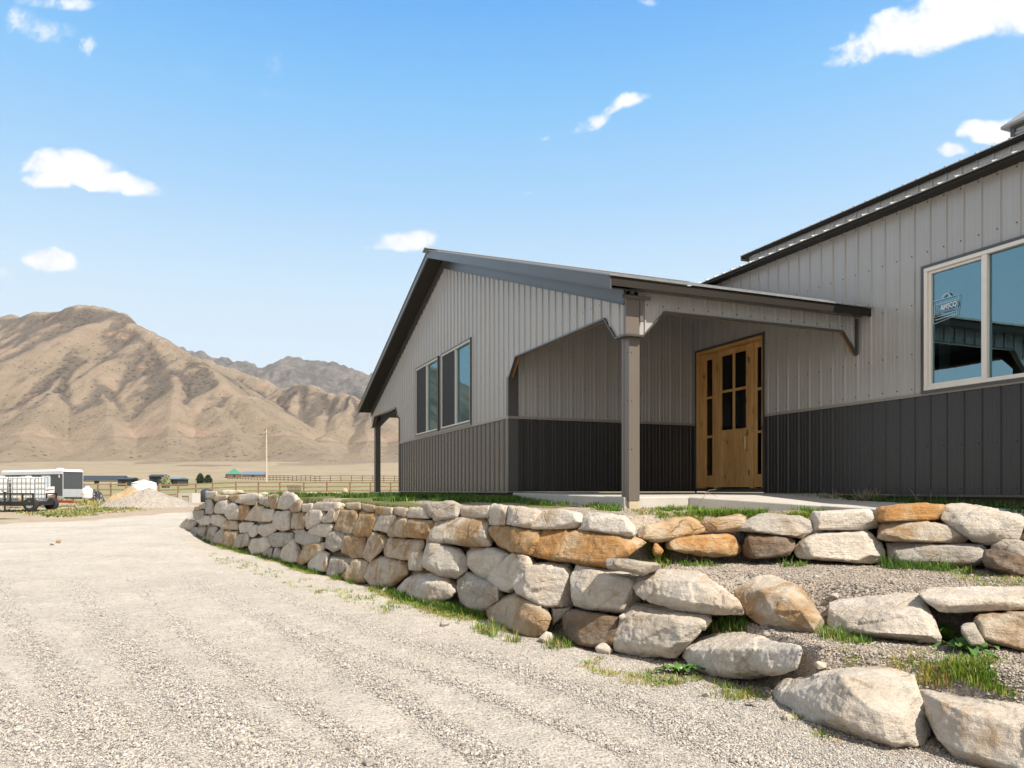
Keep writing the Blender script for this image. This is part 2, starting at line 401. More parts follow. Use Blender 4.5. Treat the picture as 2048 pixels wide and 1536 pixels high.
def ground_mat(name):
    t = NT(name); co = t.n('ShaderNodeNewGeometry').outputs['Position']
    road = t.attr('m_road'); trkA = t.attr('m_track'); gr = t.attr('m_grass'); tierA = t.attr('m_tier'); dry = t.attr('m_dry'); bmpf = t.attr('m_near')
    big = t.noise(co, .35, 5, .55); mid = t.noise(co, 2.3, 5, .6); fine = t.noise(co, 30, 6, .7)
    st1 = t.n('ShaderNodeTexVoronoi'); st1.inputs['Scale'].default_value = 42; t.l(co, st1.inputs['Vector'])
    st2 = t.n('ShaderNodeTexVoronoi'); st2.inputs['Scale'].default_value = 90; t.l(co, st2.inputs['Vector'])
    c1 = t.n('ShaderNodeSeparateColor'); t.l(st1.outputs['Color'], c1.inputs[0])
    c2 = t.n('ShaderNodeSeparateColor'); t.l(st2.outputs['Color'], c2.inputs[0])
    stone = t.ramp(c1.outputs[0], [(0, (.16,.15,.145)), (.16, (.30,.28,.26)), (.45, (.47,.445,.41)), (.75, (.56,.53,.485)), (1, (.66,.63,.58))])
    stone2 = t.ramp(c2.outputs[1], [(0, (.24,.225,.21)), (.25, (.43,.40,.365)), (.7, (.55,.515,.47)), (1, (.62,.585,.53))])
    grav = t.mix(t.ramp(mid, [(.35, .15), (.65, .75)]), stone, stone2)
    dust = t.mix(.45, grav, t.ramp(fine, [(.3, (.37,.345,.31)), (.7, (.51,.48,.435))]))
    dust = t.mix(1.0, dust, (.865,.845,.82), 'MULTIPLY')
    dust = t.mix(t.ramp(big, [(.3, .35), (.7, 0)]), dust, (.50,.46,.40))
    dust = t.mix(1.0, dust, t.ramp(t.noise(co, .9, 4, .6), [(.3, .90), (.7, 1.08)]), 'MULTIPLY')
    dust = t.mix(1.0, dust, t.ramp(t.noise(co, 7, 5, .7), [(.3, .86), (.7, 1.10)]), 'MULTIPLY')
    coarse = t.mix(.55, t.mix(1.0, stone, (.72,.70,.68), 'MULTIPLY'), stone2)
    rc = t.mix(t.math('MULTIPLY', trkA, .75, clamp=True), dust, coarse)
    soil = t.mix(.6, t.ramp(fine, [(.25, (.19,.15,.11)), (.75, (.40,.325,.245))]), t.ramp(mid, [(.3, (.25,.20,.15)), (.7, (.43,.355,.27))]))
    tcol = t.mix(.45, t.mix(1.0, stone, (.80,.75,.70), 'MULTIPLY'), t.ramp(fine, [(.25, (.15,.125,.105)), (.75, (.40,.345,.29))]))
    tcol = t.mix(t.ramp(t.noise(co, 1.1, 3), [(.4, 0), (.65, .5)]), tcol, (.34,.285,.235))
    field = t.ramp(t.noise(co, .05, 6, .6), [(.3, (.235,.192,.132)), (.6, (.30,.248,.172))])
    soil = t.mix(dry, soil, field)
    gcol = t.mix(dry, t.ramp(t.noise(co, 14, 4), [(.3, (.06,.075,.022)), (.7, (.15,.155,.055))]), t.ramp(t.noise(co, .3, 5), [(.3, (.17,.17,.078)), (.7, (.255,.235,.125))]))
    g2 = t.math('ADD', gr, t.math('MULTIPLY', t.math('SUBTRACT', t.noise(co, 5, 4), .5), .8))
    gm_ = t.math('MULTIPLY', t.ramp(g2, [(.42, 0), (.62, .9)]), t.ramp(gr, [(0.02, 0), (.12, 1)]))
    c = t.mix(tierA, soil, tcol)
    c = t.mix(gm_, c, gcol)
    r2 = t.math('ADD', road, t.math('MULTIPLY', t.math('SUBTRACT', fine, .5), .5))
    rmask = t.math('MULTIPLY', t.ramp(r2, [(.4, 0), (.6, 1)]), t.math('SUBTRACT', 1.0, t.math('MULTIPLY', gm_, .75)))
    c = t.mix(rmask, c, rc)
    h = t.math('ADD', t.math('MULTIPLY', st1.outputs['Distance'], -1.0), t.math('MULTIPLY', fine, .8))
    bs = t.n('ShaderNodeBump'); bs.inputs['Distance'].default_value = .014
    t.l(t.math('MULTIPLY', bmpf, .85), bs.inputs['Strength']); t.l(h, bs.inputs['Height'])
    t.pbsdf(c, .92, 0, .2, bs.outputs[0]); return t.mat
M_GROUND = ground_mat('ground_surface')

nT, nR = GX.shape
idx = np.arange(nT*nR).reshape(nT, nR)
i2 = np.concatenate([idx, idx[:1]], 0)
quads = np.stack([i2[:-1,:-1], i2[:-1,1:], i2[1:,1:], i2[1:,:-1]], -1).reshape(-1, 4)
Vg = np.stack([GX, GY, GZ+CZ], -1).reshape(-1, 3)
A = dict(m_road=m_road, m_track=np.clip(trk + m_foot*.45, 0, 1), m_grass=m_grass, m_tier=m_tier, m_dry=m_dry, m_near=sstep(40, 10, dist))
A = {k: np.broadcast_to(a, GX.shape).reshape(-1).astype(np.float32) for k, a in A.items()}
fr = A['m_road'][quads].mean(1); ft = (A['m_tier']*(1-np.broadcast_to(S3, GX.shape).reshape(-1)))[quads].mean(1)
cls = np.where(fr > .5, 1, np.where(ft > .35, 2, 0))
for k, nm in ((0, 'ground'), (1, 'gravel_road'), (2, 'gravel_bank')):
    q = quads[cls == k]; used = np.unique(q); remap = np.full(len(Vg), -1); remap[used] = np.arange(len(used))
    o = np_mesh(nm, Vg[used], remap[q], M_GROUND, smooth=True, attrs={a: b[used] for a, b in A.items()})
    o['kind'] = 'structure'

# ------------------------------------------------------------------ loose gravel on the road and the banks
t_ = (1+5**.5)/2
ICO = np.array([(-1,t_,0),(1,t_,0),(-1,-t_,0),(1,-t_,0),(0,-1,t_),(0,1,t_),(0,-1,-t_),(0,1,-t_),(t_,0,-1),(t_,0,1),(-t_,0,-1),(-t_,0,1)])/math.hypot(1,t_)
ICF = np.array([(0,11,5),(0,5,1),(0,1,7),(0,7,10),(0,10,11),(1,5,9),(5,11,4),(11,10,2),(10,7,6),(7,1,8),(3,9,4),(3,4,2),(3,2,6),(3,6,8),(3,8,9),(4,9,5),(2,4,11),(6,2,10),(8,6,7),(9,8,1)])
OCT = np.array([(1,0,0),(-1,0,0),(0,1,0),(0,-1,0),(0,0,1),(0,0,-1),(.62,.62,.45),(-.62,.62,.45),(-.62,-.62,.45),(.62,-.62,.45)], float)
OCF = np.array([(0,6,9),(6,2,7),(7,1,8),(8,3,9),(6,7,4),(7,8,4),(8,9,4),(9,6,4),(0,2,6),(2,1,7),(1,3,8),(3,0,9)])
def pebbles(C, rad, cols, flat=(.5,.95)):
    n = len(C); nv = len(OCT)
    S = rad[:,None]*np.stack([RNG.uniform(.7,1.35,n), RNG.uniform(.7,1.2,n), RNG.uniform(*flat,n)], 1)
    V = OCT[None]*RNG.uniform(.72,1.2,(n,nv,1))*S[:,None,:]
    a = RNG.uniform(0, 6.28, n); c, s = np.cos(a)[:,None], np.sin(a)[:,None]
    V = np.stack([V[...,0]*c-V[...,1]*s, V[...,0]*s+V[...,1]*c, V[...,2]], -1)
    tl = RNG.uniform(-.5, .5, (n,1)); V = np.stack([V[...,0]*np.cos(tl)-V[...,2]*np.sin(tl), V[...,1], V[...,0]*np.sin(tl)+V[...,2]*np.cos(tl)], -1) + C[:,None,:]
    Fc = (OCF[None] + (np.arange(n)*nv)[:,None,None]).reshape(-1,3)
    return V.reshape(-1,3), Fc, np.repeat(cols, nv, 0)
def stone_cols(n, dark=.18):
    pal = np.array([(.47,.44,.395),(.42,.39,.355),(.55,.52,.475),(.35,.325,.30),(.41,.365,.31),(.20,.19,.185),(.28,.255,.235),(.42,.35,.29)])
    pr = np.array([.27,.2,.16,.1,.1,dark*.5,dark*.5,.05]); pr /= pr.sum()
    return pal[RNG.choice(len(pal), n, p=pr)]*RNG.uniform(.85,1.15,(n,1))
t = NT('gravel_stone'); tc = t.attr('col', 'Color'); co = t.co('Object')
t.pbsdf(t.mix(1.0, tc, t.ramp(t.noise(co, 60, 3), [(.3, .8), (.7, 1.12)]), 'MULTIPLY'), .9, 0, .2); M_STONE = t.mat

n = 330000
px = RNG.uniform(-30, 2078, n); D = 1/RNG.uniform(1/11.5, 1/3.3, n)
x = (px-CX)/F*D
zz, pxx, DD, a1, a2, a3, sd_ = ground_parts(x, D)
edge = np.where(px < 1240, D_wall(px), D_bot(px))
onroad = (D < edge-.02) & (px > -60)
tr = np.zeros(n)
for pts, wd in zip(TRK, TRW): tr = np.maximum(tr, np.exp(-(polyline_d(x, D, pts)/(wd*1.3))**2))
clump = fbm(x*.9, D*.9, 3, 77)
keep = onroad & (RNG.random(n) < np.clip(.30+.75*tr + 1.2*(clump-.5) + .5*np.exp(-((D-edge+.3)/.35)**2), .06, 1)) | ((~onroad) & (px > 1255) & (a3 < .3) & (RNG.random(n) < .8)) | ((a3 > .9) & (px > 1040) & (D < 9.4) & (RNG.random(n) < .5))
x, D, tr = x[keep], D[keep], tr[keep]; onroad = onroad[keep]; n = len(x)
rad = np.exp(RNG.normal(math.log(.0050), .30, n)); rad = np.where(onroad, rad*(.84+.38*tr), rad*1.25)
big = RNG.random(n) < .008; rad = np.where(big & ~onroad, rad*2.2, np.where(big, rad*1.4, rad)); rad = np.minimum(rad, .04)
C = np.stack([x, D, ground_z(x, D)+CZ+rad*.28], 1)
cols = stone_cols(n, .36)*.93; cols = np.where(onroad[:,None], cols, cols*np.array([.86,.81,.76]))
V, Fc, cc = pebbles(C, rad, cols)
for nm, sel in (('road_gravel', onroad), ('bank_gravel', ~onroad)):
    fs = np.repeat(sel, len(OCF)); ff = Fc[fs]; used = np.unique(ff); rm = np.full(len(V), -1); rm[used] = np.arange(len(used))
    np_mesh(nm, V[used], rm[ff], M_STONE, colors={'col': cc[used]})['kind'] = 'stuff'
# ------------------------------------------------------------------ boulders
def rock_mat(name, pale, warm, dark, rust_lo, rust_hi, lichen=.35):
    t = NT(name)
    co0 = t.co('Object'); oi = t.n('ShaderNodeObjectInfo')
    off = t.n('ShaderNodeVectorMath', _operation='SCALE'); off.inputs[3].default_value = 1.0
    cx = t.n('ShaderNodeCombineXYZ')
    for k, m_ in enumerate((37.0, 91.0, 53.0)): t.l(t.math('MULTIPLY', oi.outputs['Random'], m_), cx.inputs[k])
    ad = t.n('ShaderNodeVectorMath', _operation='ADD'); t.l(co0, ad.inputs[0]); t.l(cx.outputs[0], ad.inputs[1]); co = ad.outputs[0]
    big = t.noise(co, 1.6, 4, .55, .6); mid = t.noise(co, 5.5, 6, .62, .5); fine = t.noise(co, 38, 6, .7); spk = t.noise(co, 95, 3, .7)
    base = t.mix(t.ramp(mid, [(.32, 0), (.68, 1)]), pale, tuple(c*.84 for c in pale))
    base = t.mix(t.ramp(big, [(.42, 0), (.62, .75)]), base, tuple(.5*(a+b) for a, b in zip(pale, warm)))
    rn = t.math('ADD', t.math('MULTIPLY', big, .55), t.math('ADD', t.math('MULTIPLY', t.noise(t.map(co, loc=(9,2,5)), 3.1, 5, .6, 1.2), .55), t.math('MULTIPLY', t.math('SUBTRACT', oi.outputs['Random'], .5), .12)))
    rust = t.ramp(rn, [(rust_lo, 0), (rust_hi, 1)])
    base = t.mix(t.math('MULTIPLY', rust, .88), base, t.mix(t.ramp(fine, [(.3, 0), (.7, 1)]), warm, tuple(c*.62 for c in warm)))
    li = t.math('MULTIPLY', t.ramp(t.noise(t.map(co, loc=(3,8,1)), 4.0, 6, .7), [(.52, 0), (.66, 1)]), lichen)
    base = t.mix(li, base, dark)
    base = t.mix(t.ramp(spk, [(.30, .45), (.42, 0)]), base, tuple(c*.42 for c in pale))
    vein = t.ramp(t.vor(t.map(co, scale=(1,1,1.6)), 2.2, 'Distance', 'DISTANCE_TO_EDGE'), [(0.0, 1), (.012, 0)])
    base = t.mix(t.math('MULTIPLY', vein, t.ramp(mid, [(.5, 0), (.6, .55)])), base, tuple(min(c*1.12, .8) for c in pale))
    wv = t.n('ShaderNodeVectorMath', _operation='ADD'); nzv = t.n('ShaderNodeTexNoise'); nzv.inputs['Scale'].default_value = 3.0; nzv.inputs['Detail'].default_value = 4; t.l(co, nzv.inputs['Vector'])
    sv = t.n('ShaderNodeVectorMath', _operation='SCALE'); sv.inputs[3].default_value = .35; t.l(nzv.outputs['Color'], sv.inputs[0]); t.l(co, wv.inputs[0]); t.l(sv.outputs[0], wv.inputs[1])
    crk = t.vor(t.map(wv.outputs[0], scale=(1,1,1.9), loc=(4,1,7)), 1.7, 'Distance', 'DISTANCE_TO_EDGE')
    crk = t.math('MULTIPLY', t.ramp(crk, [(0.0, 1), (.022, 0)]), t.ramp(big, [(.54, 0), (.62, .38)]))
    base = t.mix(crk, base, tuple(c*.35 for c in pale))
    base = t.mix(1.0, base, t.ramp(fine, [(.25, .78), (.75, 1.12)]), 'MULTIPLY')
    h = t.math('ADD', t.math('MULTIPLY', fine, .6), t.math('ADD', t.math('MULTIPLY', mid, .9), t.math('MULTIPLY', spk, .25)))
    strat = t.noise(t.map(co, scale=(2.2,2.2,15), rot=(.25,.2,0)), 1.0, 5, .65, .4)
    h = t.math('ADD', h, t.math('MULTIPLY', strat, .9))
    base = t.mix(1.0, base, t.ramp(strat, [(.3, .86), (.6, 1.05)]), 'MULTIPLY')
    h = t.math('SUBTRACT', h, t.math('MULTIPLY', crk, 1.2))
    nrm = t.bump(h, 1.0, .030)
    t.pbsdf(base, .88, 0, .25, nrm); return t.mat
RM = {'p': rock_mat('pale_sandstone', (.60,.55,.485), (.43,.30,.175), (.28,.245,.205), .61, .73),
      'm': rock_mat('stained_sandstone', (.53,.47,.39), (.42,.26,.12), (.26,.21,.16), .55, .65),
      'o': rock_mat('ochre_sandstone', (.50,.425,.315), (.43,.25,.10), (.22,.155,.095), .51, .64),
      'v': rock_mat('orange_sandstone', (.54,.43,.285), (.49,.245,.075), (.17,.10,.055), .47, .60, .5),
      'g': rock_mat('grey_sandstone', (.44,.405,.36), (.36,.27,.175), (.19,.17,.145), .60, .72, .7),
      't': rock_mat('tan_sandstone', (.47,.40,.31), (.40,.26,.135), (.22,.175,.125), .52, .64),
      'd': rock_mat('dark_brown_rock', (.23,.185,.145), (.22,.14,.08), (.075,.06,.05), .50, .60, .9)}

TX = []
for nm, typ, sz, dep in (('rock_lump', 'CLOUDS', .33, 3), ('rock_chip', 'CLOUDS', .055, 5)):
    tx = bpy.data.textures.new(nm, typ); tx.noise_scale = sz; tx.noise_depth = dep; tx.noise_basis = 'IMPROVED_PERLIN'; TX.append(tx)
tv = bpy.data.textures.new('rock_facet', 'VORONOI'); tv.noise_scale = .27; tv.distance_metric = 'DISTANCE'; tv.color_mode = 'POSITION'; TX.append(tv)

ZT = {3:(340,900,3.9385), 4:(340,960,3.6571), 5:(700,980,3.4133), 6:(1100,980,3.7926), 7:(1540,980,4.0315), 8:(1340,1180,2.8927), 0:(0,0,1.0)}
def surf_D(s, px, py):
    k = .56
    if s == 'W': D0, zb = float(D_wall(px)), ROAD
    elif s == 'B': D0, zb = float(D_bot(px)), ROAD
    elif s == 'L': D0, zb = float(D_low(px)), ROAD+.33
    elif s == 'U': D0, zb, k = float(D_up(px)), ROAD+.63, .36
    else: return float(s)
    return max((D0 - k*zb)/(1 + k*(py-YH)/F), D0*.9)

def make_rock(q, rng):
    T, s, tone, poly = q['T'], q['s'], q['tone'], q['poly']
    ox, oy, sc = ZT[T]
    pts = [(ox+x/sc, oy+y/sc) for x, y in poly]
    xs = [p[0] for p in pts]; ys = [p[1] for p in pts]
    gx, gy = sum(xs)/len(xs), sum(ys)/len(ys); g_ = q.get('grow', 1.05)
    pts = [(gx+(x-gx)*g_, gy+(y-gy)*g_) for x, y in pts]; xs = [p[0] for p in pts]; ys = [p[1] for p in pts]
    x0, x1, y0, y1 = min(xs), max(xs), min(ys), max(ys); cxp, cyp = sum(xs)/len(xs), sum(ys)/len(ys)
    Dc = surf_D(s, cxp, cyp)
    wm, hm = (x1-x0)*Dc/F, (y1-y0)*Dc/F; sz = min(wm, hm)
    # looking down on a rock the upper part of the outline is its far top edge
    down = max(0.0, (cyp-YH)/F)
    topb = q.get('top', .32 + 1.1*down)*hm; und = q.get('under', .12)*hm
    V = []
    def add(px, py, dD): V.append(P(px, py, surf_D(s, px, py)*(1-q.get('flat', 0)) + Dc*q.get('flat', 0) + dD))
    for (x, y) in pts:
        tt = (y1-y)/(y1-y0)
        add(x, y, topb*max(0, (tt-.5)/.5)**1.5 + und*max(0, (.35-tt)/.35)**2 + rng.uniform(0, .05)*sz)
    if 'ridge' in q:
        for r_ in q['ridge']:
            x, y = ox+r_[0]/sc, oy+r_[1]/sc
            add(x, y, -(r_[2] if len(r_) > 2 else .12)*hm*1.6)
    else:
        k = rng.uniform(.70, .88); b = rng.uniform(.08, .18)*sz; tx, ty = rng.uniform(-.22, .22), rng.uniform(-.1, .16)
        ax, ay = cxp + rng.uniform(-.04, .04)*(x1-x0), cyp + rng.uniform(0, .12)*(y1-y0)
        for (x, y) in pts:
            kk = k*rng.uniform(.9, 1.06)
            qx, qy = ax+(x-ax)*kk, ay+(y-ay)*kk
            add(qx, qy, -b + sz*(tx*(qx-cxp)/(x1-x0) - ty*(qy-cyp)/(y1-y0)) * 1.2)
    th_ = min(max(.62*wm, .28), .62)*q.get('thick', 1)
    for (x, y) in pts:
        add(cxp+(x-cxp)*.9, cyp+(y-cyp)*.86+ (y1-y0)*.05, th_ + topb*.5)
    c0 = sum(V, Vector())/len(V)
    bm = bmesh.new()
    for v in V: bm.verts.new(v - c0)
    r_ = bmesh.ops.convex_hull(bm, input=bm.verts)
    junk = list({g for g in r_.get('geom_interior', []) + r_.get('geom_unused', []) if isinstance(g, bmesh.types.BMVert)})
    if junk: bmesh.ops.delete(bm, geom=junk, context='VERTS')
    # split faces: slice a few corners off
    view = (c0 - Vector((0, 0, CZ))).normalized()
    for k in range(q.get('cuts', 1 if 'ridge' in q else 6)):
        n_ = Vector((rng.gauss(0,1), rng.gauss(0,1), rng.gauss(.25,.8))); n_.normalize()
        if n_.dot(view) > -.15: n_ = (n_ - view*(n_.dot(view)+.55)).normalized()
        mx_ = max(v.co.dot(n_) for v in bm.verts)
        bmesh.ops.bisect_plane(bm, geom=bm.verts[:]+bm.edges[:]+bm.faces[:], plane_co=n_*mx_*rng.uniform(.82,.96), plane_no=n_, clear_outer=True)
        co_ = [v.co.copy() for v in bm.verts]; bm.clear()
        for c_ in co_: bm.verts.new(c_)
        r_ = bmesh.ops.convex_hull(bm, input=bm.verts)
        junk = list({g for g in r_.get('geom_interior', []) + r_.get('geom_unused', []) if isinstance(g, bmesh.types.BMVert)})
        if junk: bmesh.ops.delete(bm, geom=junk, context='VERTS')
    me = bpy.data.meshes.new('boulder'); bm.to_mesh(me); bm.free()
    me.materials.append(RM[tone])
    o = bpy.data.objects.new(q.get('name', 'boulder'), me); COL.objects.link(o); o.location = c0
    bv = o.modifiers.new('round', 'BEVEL'); bv.width = min(.006, .014*sz); bv.segments = 1; bv.limit_method = 'ANGLE'; bv.angle_limit = R(18)
    if q.get('plain'): return o
    rm_ = o.modifiers.new('remesh', 'REMESH'); rm_.mode = 'VOXEL'; rm_.voxel_size = max(.009, Dc*.0022); rm_.use_smooth_shade = True
    a = q.get('amp', 1.0)*min(1.0, sz/.32)
    for tx_, st, ml in ((TX[2], .036, .5), (TX[0], .022, .5), (TX[1], .027, .5)):
        dm = o.modifiers.new('disp', 'DISPLACE'); dm.texture = tx_; dm.texture_coords = 'GLOBAL'; dm.strength = st*a; dm.mid_level = ml
    return o

ROCKS = []
def rk(T, s, tone, desc, course, poly, **kw): ROCKS.append(dict(T=T, s=s, tone=tone, desc=desc, course=course, poly=poly, **kw))
# --- main wall, top course, from its far left end
rk(4,'W','p','small pale square rock','top',[(262,80),(352,80),(352,112),(300,132),(262,130)])
rk(4,'W','o','flat orange slab','top',[(296,130),(310,106),(425,106),(446,135),(340,156)])
rk(4,24.5,'p','long cream slab lying back','top',[(358,104),(395,72),(530,75),(548,97),(425,112)])
rk(4,'W','t','tan wedge','top',[(424,120),(498,103),(530,128),(472,164),(436,146)])
rk(4,'W','p','rounded pale rock','top',[(472,150),(508,106),(600,96),(668,100),(692,125),(600,138),(530,172),(478,165)])
rk(4,23.0,'p','small cream rock lying back','top',[(660,95),(702,84),(726,104),(702,126),(670,120)])
rk(4,'W','t','mottled brown block','top',[(530,152),(570,128),(658,128),(655,182),(540,186)])
rk(4,'W','g','grey block','top',[(650,130),(715,124),(740,160),(733,204),(700,192),(652,172)])
rk(4,'W','m','tan and white upright block','top',[(718,112),(800,95),(795,205),(760,218),(730,200)])
rk(4,'W','p','tall pale upright boulder','top',[(783,206),(798,130),(848,80),(902,94),(966,140),(905,195),(830,218)],top=.2)
rk(4,'W','t','tan angular block','top',[(862,195),(912,142),(974,150),(970,228),(895,238)])
rk(4,'W','p','small pale block','top',[(962,172),(1048,168),(1052,228),(968,237)])
rk(4,'W','p','long low pale rock','top',[(1043,178),(1090,160),(1200,160),(1282,170),(1292,192),(1205,228),(1058,226)])
rk(4,'W','o','low ochre rock','top',[(1284,166),(1392,160),(1424,218),(1330,218),(1286,200)])
rk(4,'W','t','tan tapering block','top',[(1398,170),(1502,184),(1508,240),(1440,232),(1408,210)])
rk(4,'W','o','yellowish rectangular block','top',[(1500,190),(1642,198),(1636,256),(1506,250)])
rk(4,'W','p','pale wedge','top',[(1636,194),(1742,204),(1746,230),(1720,274),(1640,246)])
rk(4,'W','p','whitish block with shaded end','top',[(1735,275),(1745,215),(1762,194),(1872,204),(1904,284)])
rk(5,'W','g','large grey lichen-speckled rock','top',[(490,110),(508,80),(690,80),(762,100),(768,155),(722,192),(585,208),(545,180)],top=.45)
rk(5,'W','m','cream block with rusty face','top',[(755,160),(765,111),(955,110),(962,188),(880,194),(768,184)])
rk(5,'W','p','pale upright block with sloping edge','top',[(953,236),(958,120),(985,94),(1082,105),(1072,190),(1078,244),(1000,243)])
rk(5,'W','p','pale block with grainy face','top',[(1066,238),(1084,104),(1312,140),(1300,215),(1250,254),(1210,258)])
rk(5,'W','p','smooth whitish rounded boulder','top',[(1236,264),(1270,200),(1330,140),(1450,130),(1582,155),(1598,195),(1562,264),(1380,268)])
rk(5,'W','p','cream sunlit rounded boulder','top',[(1572,272),(1598,180),(1630,150),(1870,175),(1958,245),(1948,308),(1900,318),(1720,288)])
# second course
rk(4,'W','v','very small orange stone','second',[(176,218),(180,197),(218,192),(221,220)],plain=True,cuts=1)
rk(4,'W','g','small grey square rock','second',[(215,174),(262,164),(268,212),(218,216)])
rk(4,'W','g','grey rounded rock','second',[(164,232),(185,214),(262,214),(272,252),(216,302),(178,278)])
rk(4,'W','g','tall grey-tan rock','second',[(258,250),(262,140),(302,134),(327,190),(322,248)])
rk(4,'W','p','pale leaning rock','second',[(322,202),(360,138),(448,148),(404,248),(328,244)])
rk(4,'W','p','large pale faceted boulder','second',[(392,196),(420,168),(472,158),(514,200),(514,288),(428,294),(398,242)])
rk(4,'W','o','ochre block','second',[(508,178),(602,178),(578,262),(538,298),(508,292)])
rk(4,'W','m','pink-stained slanting block','second',[(542,295),(558,265),(630,172),(714,208),(674,304)])
rk(4,'W','p','pale cubic rock','second',[(662,232),(700,208),(782,213),(764,294),(720,308),(674,304)])
rk(4,'W','p','big pale bumpy boulder','second',[(752,272),(770,226),(904,222),(898,354),(830,374),(752,352)])
rk(4,'W','t','flat-faced tan block','second',[(882,354),(904,238),(1004,232),(990,364)])
rk(4,'W','p','pale rock with domed top','second',[(982,272),(1020,216),(1100,212),(1152,240),(1102,314),(1000,364)])
rk(4,'W','p','pale leaning slab','second',[(1106,292),(1182,202),(1232,198),(1198,314),(1120,314)])
rk(4,'W','o','small ochre chip','second',[(1188,240),(1214,202),(1250,210),(1230,318),(1190,304)])
rk(4,'W','t','large grey and tan boulder','second',[(1198,358),(1242,204),(1394,220),(1386,272),(1334,404),(1300,386)])
rk(4,'W','o','large ochre block','second',[(1326,390),(1382,226),(1545,250),(1466,414),(1360,414)])
rk(4,'W','p','pale tilted block','second',[(1474,366),(1542,246),(1674,258),(1604,384)])
rk(4,'W','o','long ochre slab','second',[(1600,394),(1628,300),(1682,272),(1980,300),(1900,434),(1780,424),(1620,414)])
rk(5,'W','m','very large cream-brown boulder','second',[(526,354),(556,282),(612,192),(700,187),(745,182),(800,174),(900,192),(972,240),(988,334),(960,384),(850,388),(700,362)])
rk(5,'W','o','long olive-ochre slab','second',[(942,267),(990,238),(1100,243),(1314,284),(1264,330),(1254,444),(1120,424),(1020,384),(972,322)])
rk(5,'W','v','largest orange boulder, brown stained','second',[(1250,444),(1258,370),(1340,268),(1600,268),(1960,318),(2034,350),(1892,452),(1820,504),(1740,529),(1590,504),(1400,474)],top=.25)
# third course
rk(4,'W','p','pale sloping rock','third',[(186,294),(215,300),(250,258),(312,253),(294,328),(230,334)])
rk(4,'W','p','pale angular rock','third',[(286,312),(310,248),(372,252),(424,288),(388,344),(330,328)])
rk(4,'W','o','olive-ochre block','third',[(372,352),(398,303),(440,290),(514,303),(508,370),(420,364)])
rk(4,'W','p','pinkish pale block','third',[(502,322),(538,303),(628,308),(584,347),(578,384),(512,390)])
rk(4,'W','p','pale block with split face','third',[(572,347),(642,323),(664,377),(612,424),(578,404)])
rk(4,'W','p','rounded whitish rock','third',[(638,352),(663,323),(762,313),(794,367),(726,404),(700,419),(643,389)])
rk(4,'W','g','grey cracked block','third',[(716,407),(748,378),(924,388),(908,449),(800,494),(742,484)])
rk(4,'W','g','thin grey stone','third',[(896,366),(982,358),(1004,390),(920,398)])
rk(4,'W','g','flat grey boulder','third',[(916,396),(987,368),(1078,400),(1144,430),(1142,449),(1060,459),(985,479),(922,449)])
rk(4,'W','p','pale wedge with flat top','third',[(1002,388),(1068,318),(1204,316),(1198,374),(1152,419),(1060,409)])
rk(4,'W','g','grey hollowed block','third',[(1136,494),(1148,378),(1202,366),(1294,388),(1260,504),(1200,529)])
rk(4,'W','t','large tan-grey block','third',[(1250,529),(1258,398),(1312,386),(1434,418),(1426,564),(1350,574)])
rk(4,'W','m','slanting rusty-edged rock','third',[(1410,558),(1478,366),(1604,428),(1556,504),(1466,604)])
rk(4,'W','m','white and brown boulder','third',[(1566,473),(1618,422),(1884,438),(1866,492),(1842,514),(1740,584),(1578,559)])
rk(5,'W','p','small pale knobbly rock','third',[(392,424),(428,388),(512,392),(510,543),(470,550),(403,544)])
rk(5,'W','p','large pale faceted boulder','third',[(492,502),(528,352),(600,346),(642,368),(752,398),(810,482),(804,544),(722,604),(620,589),(508,529)])
rk(5,'W','p','pale boulder with bright flat top','third',[(797,432),(828,392),(960,382),(1104,440),(1014,504),(932,619),(868,594),(806,514)],top=.7)
rk(5,'W','p','pale rounded boulder','third',[(932,634),(958,558),(1060,467),(1112,427),(1184,438),(1274,480),(1204,504),(1134,624),(1112,699),(1000,684)])
rk(5,'W','p','very large smooth dark-edged block','third',[(1117,644),(1168,558),(1240,512),(1290,524),(1360,502),(1530,518),(1536,600),(1522,795),(1410,796),(1330,808),(1250,754),(1138,704)],flat=.3)
rk(5,'W','p','very large squared pale boulder','third',[(1507,602),(1558,512),(1702,528),(1964,588),(1950,662),(1994,762),(1882,834),(1800,794),(1650,819),(1528,784)],flat=.3)
rk(6,'W','p','long pale boulder with pointed right end','third',[(627,712),(720,616),(800,606),(1130,616),(1252,730),(1404,830),(1454,932),(1250,934),(960,904),(780,864),(668,784)],ridge=[(820,680,.1),(1100,690,.1),(1000,840,.16),(800,790,.12),(1300,890,.1)])
# bottom course
rk(4,'W','g','low grey rock','bottom',[(46,380),(84,312),(128,276),(220,312),(138,390),(92,384)])
rk(4,'W','g','grey weathered rock','bottom',[(128,388),(148,343),(288,341),(274,404),(235,424),(158,404)])
rk(4,'W','g','small grey rock','bottom',[(282,388),(288,333),(364,345),(322,420)])
rk(4,'W','g','leaning dark grey rock','bottom',[(310,454),(343,378),(395,348),(424,362),(384,474),(328,460)])
rk(4,'W','o','rusty brown boulder','bottom',[(366,464),(393,363),(514,370),(494,442),(450,505),(378,490)])
rk(4,'W','g','grey slanting boulder','bottom',[(446,505),(458,438),(508,393),(584,383),(594,442),(540,495)])
rk(4,'W','t','small tan rock','bottom',[(536,494),(563,438),(604,428),(594,474)])
rk(4,'W','p','pale rounded boulder','bottom',[(576,486),(598,428),(722,418),(744,477),(692,535),(630,555),(588,540)])
rk(4,'W','g','squat grey rock','bottom',[(660,560),(698,503),(764,488),(748,594),(690,585)])
rk(4,'W','g','narrow grey rock','bottom',[(742,585),(768,493),(816,498),(810,600)])
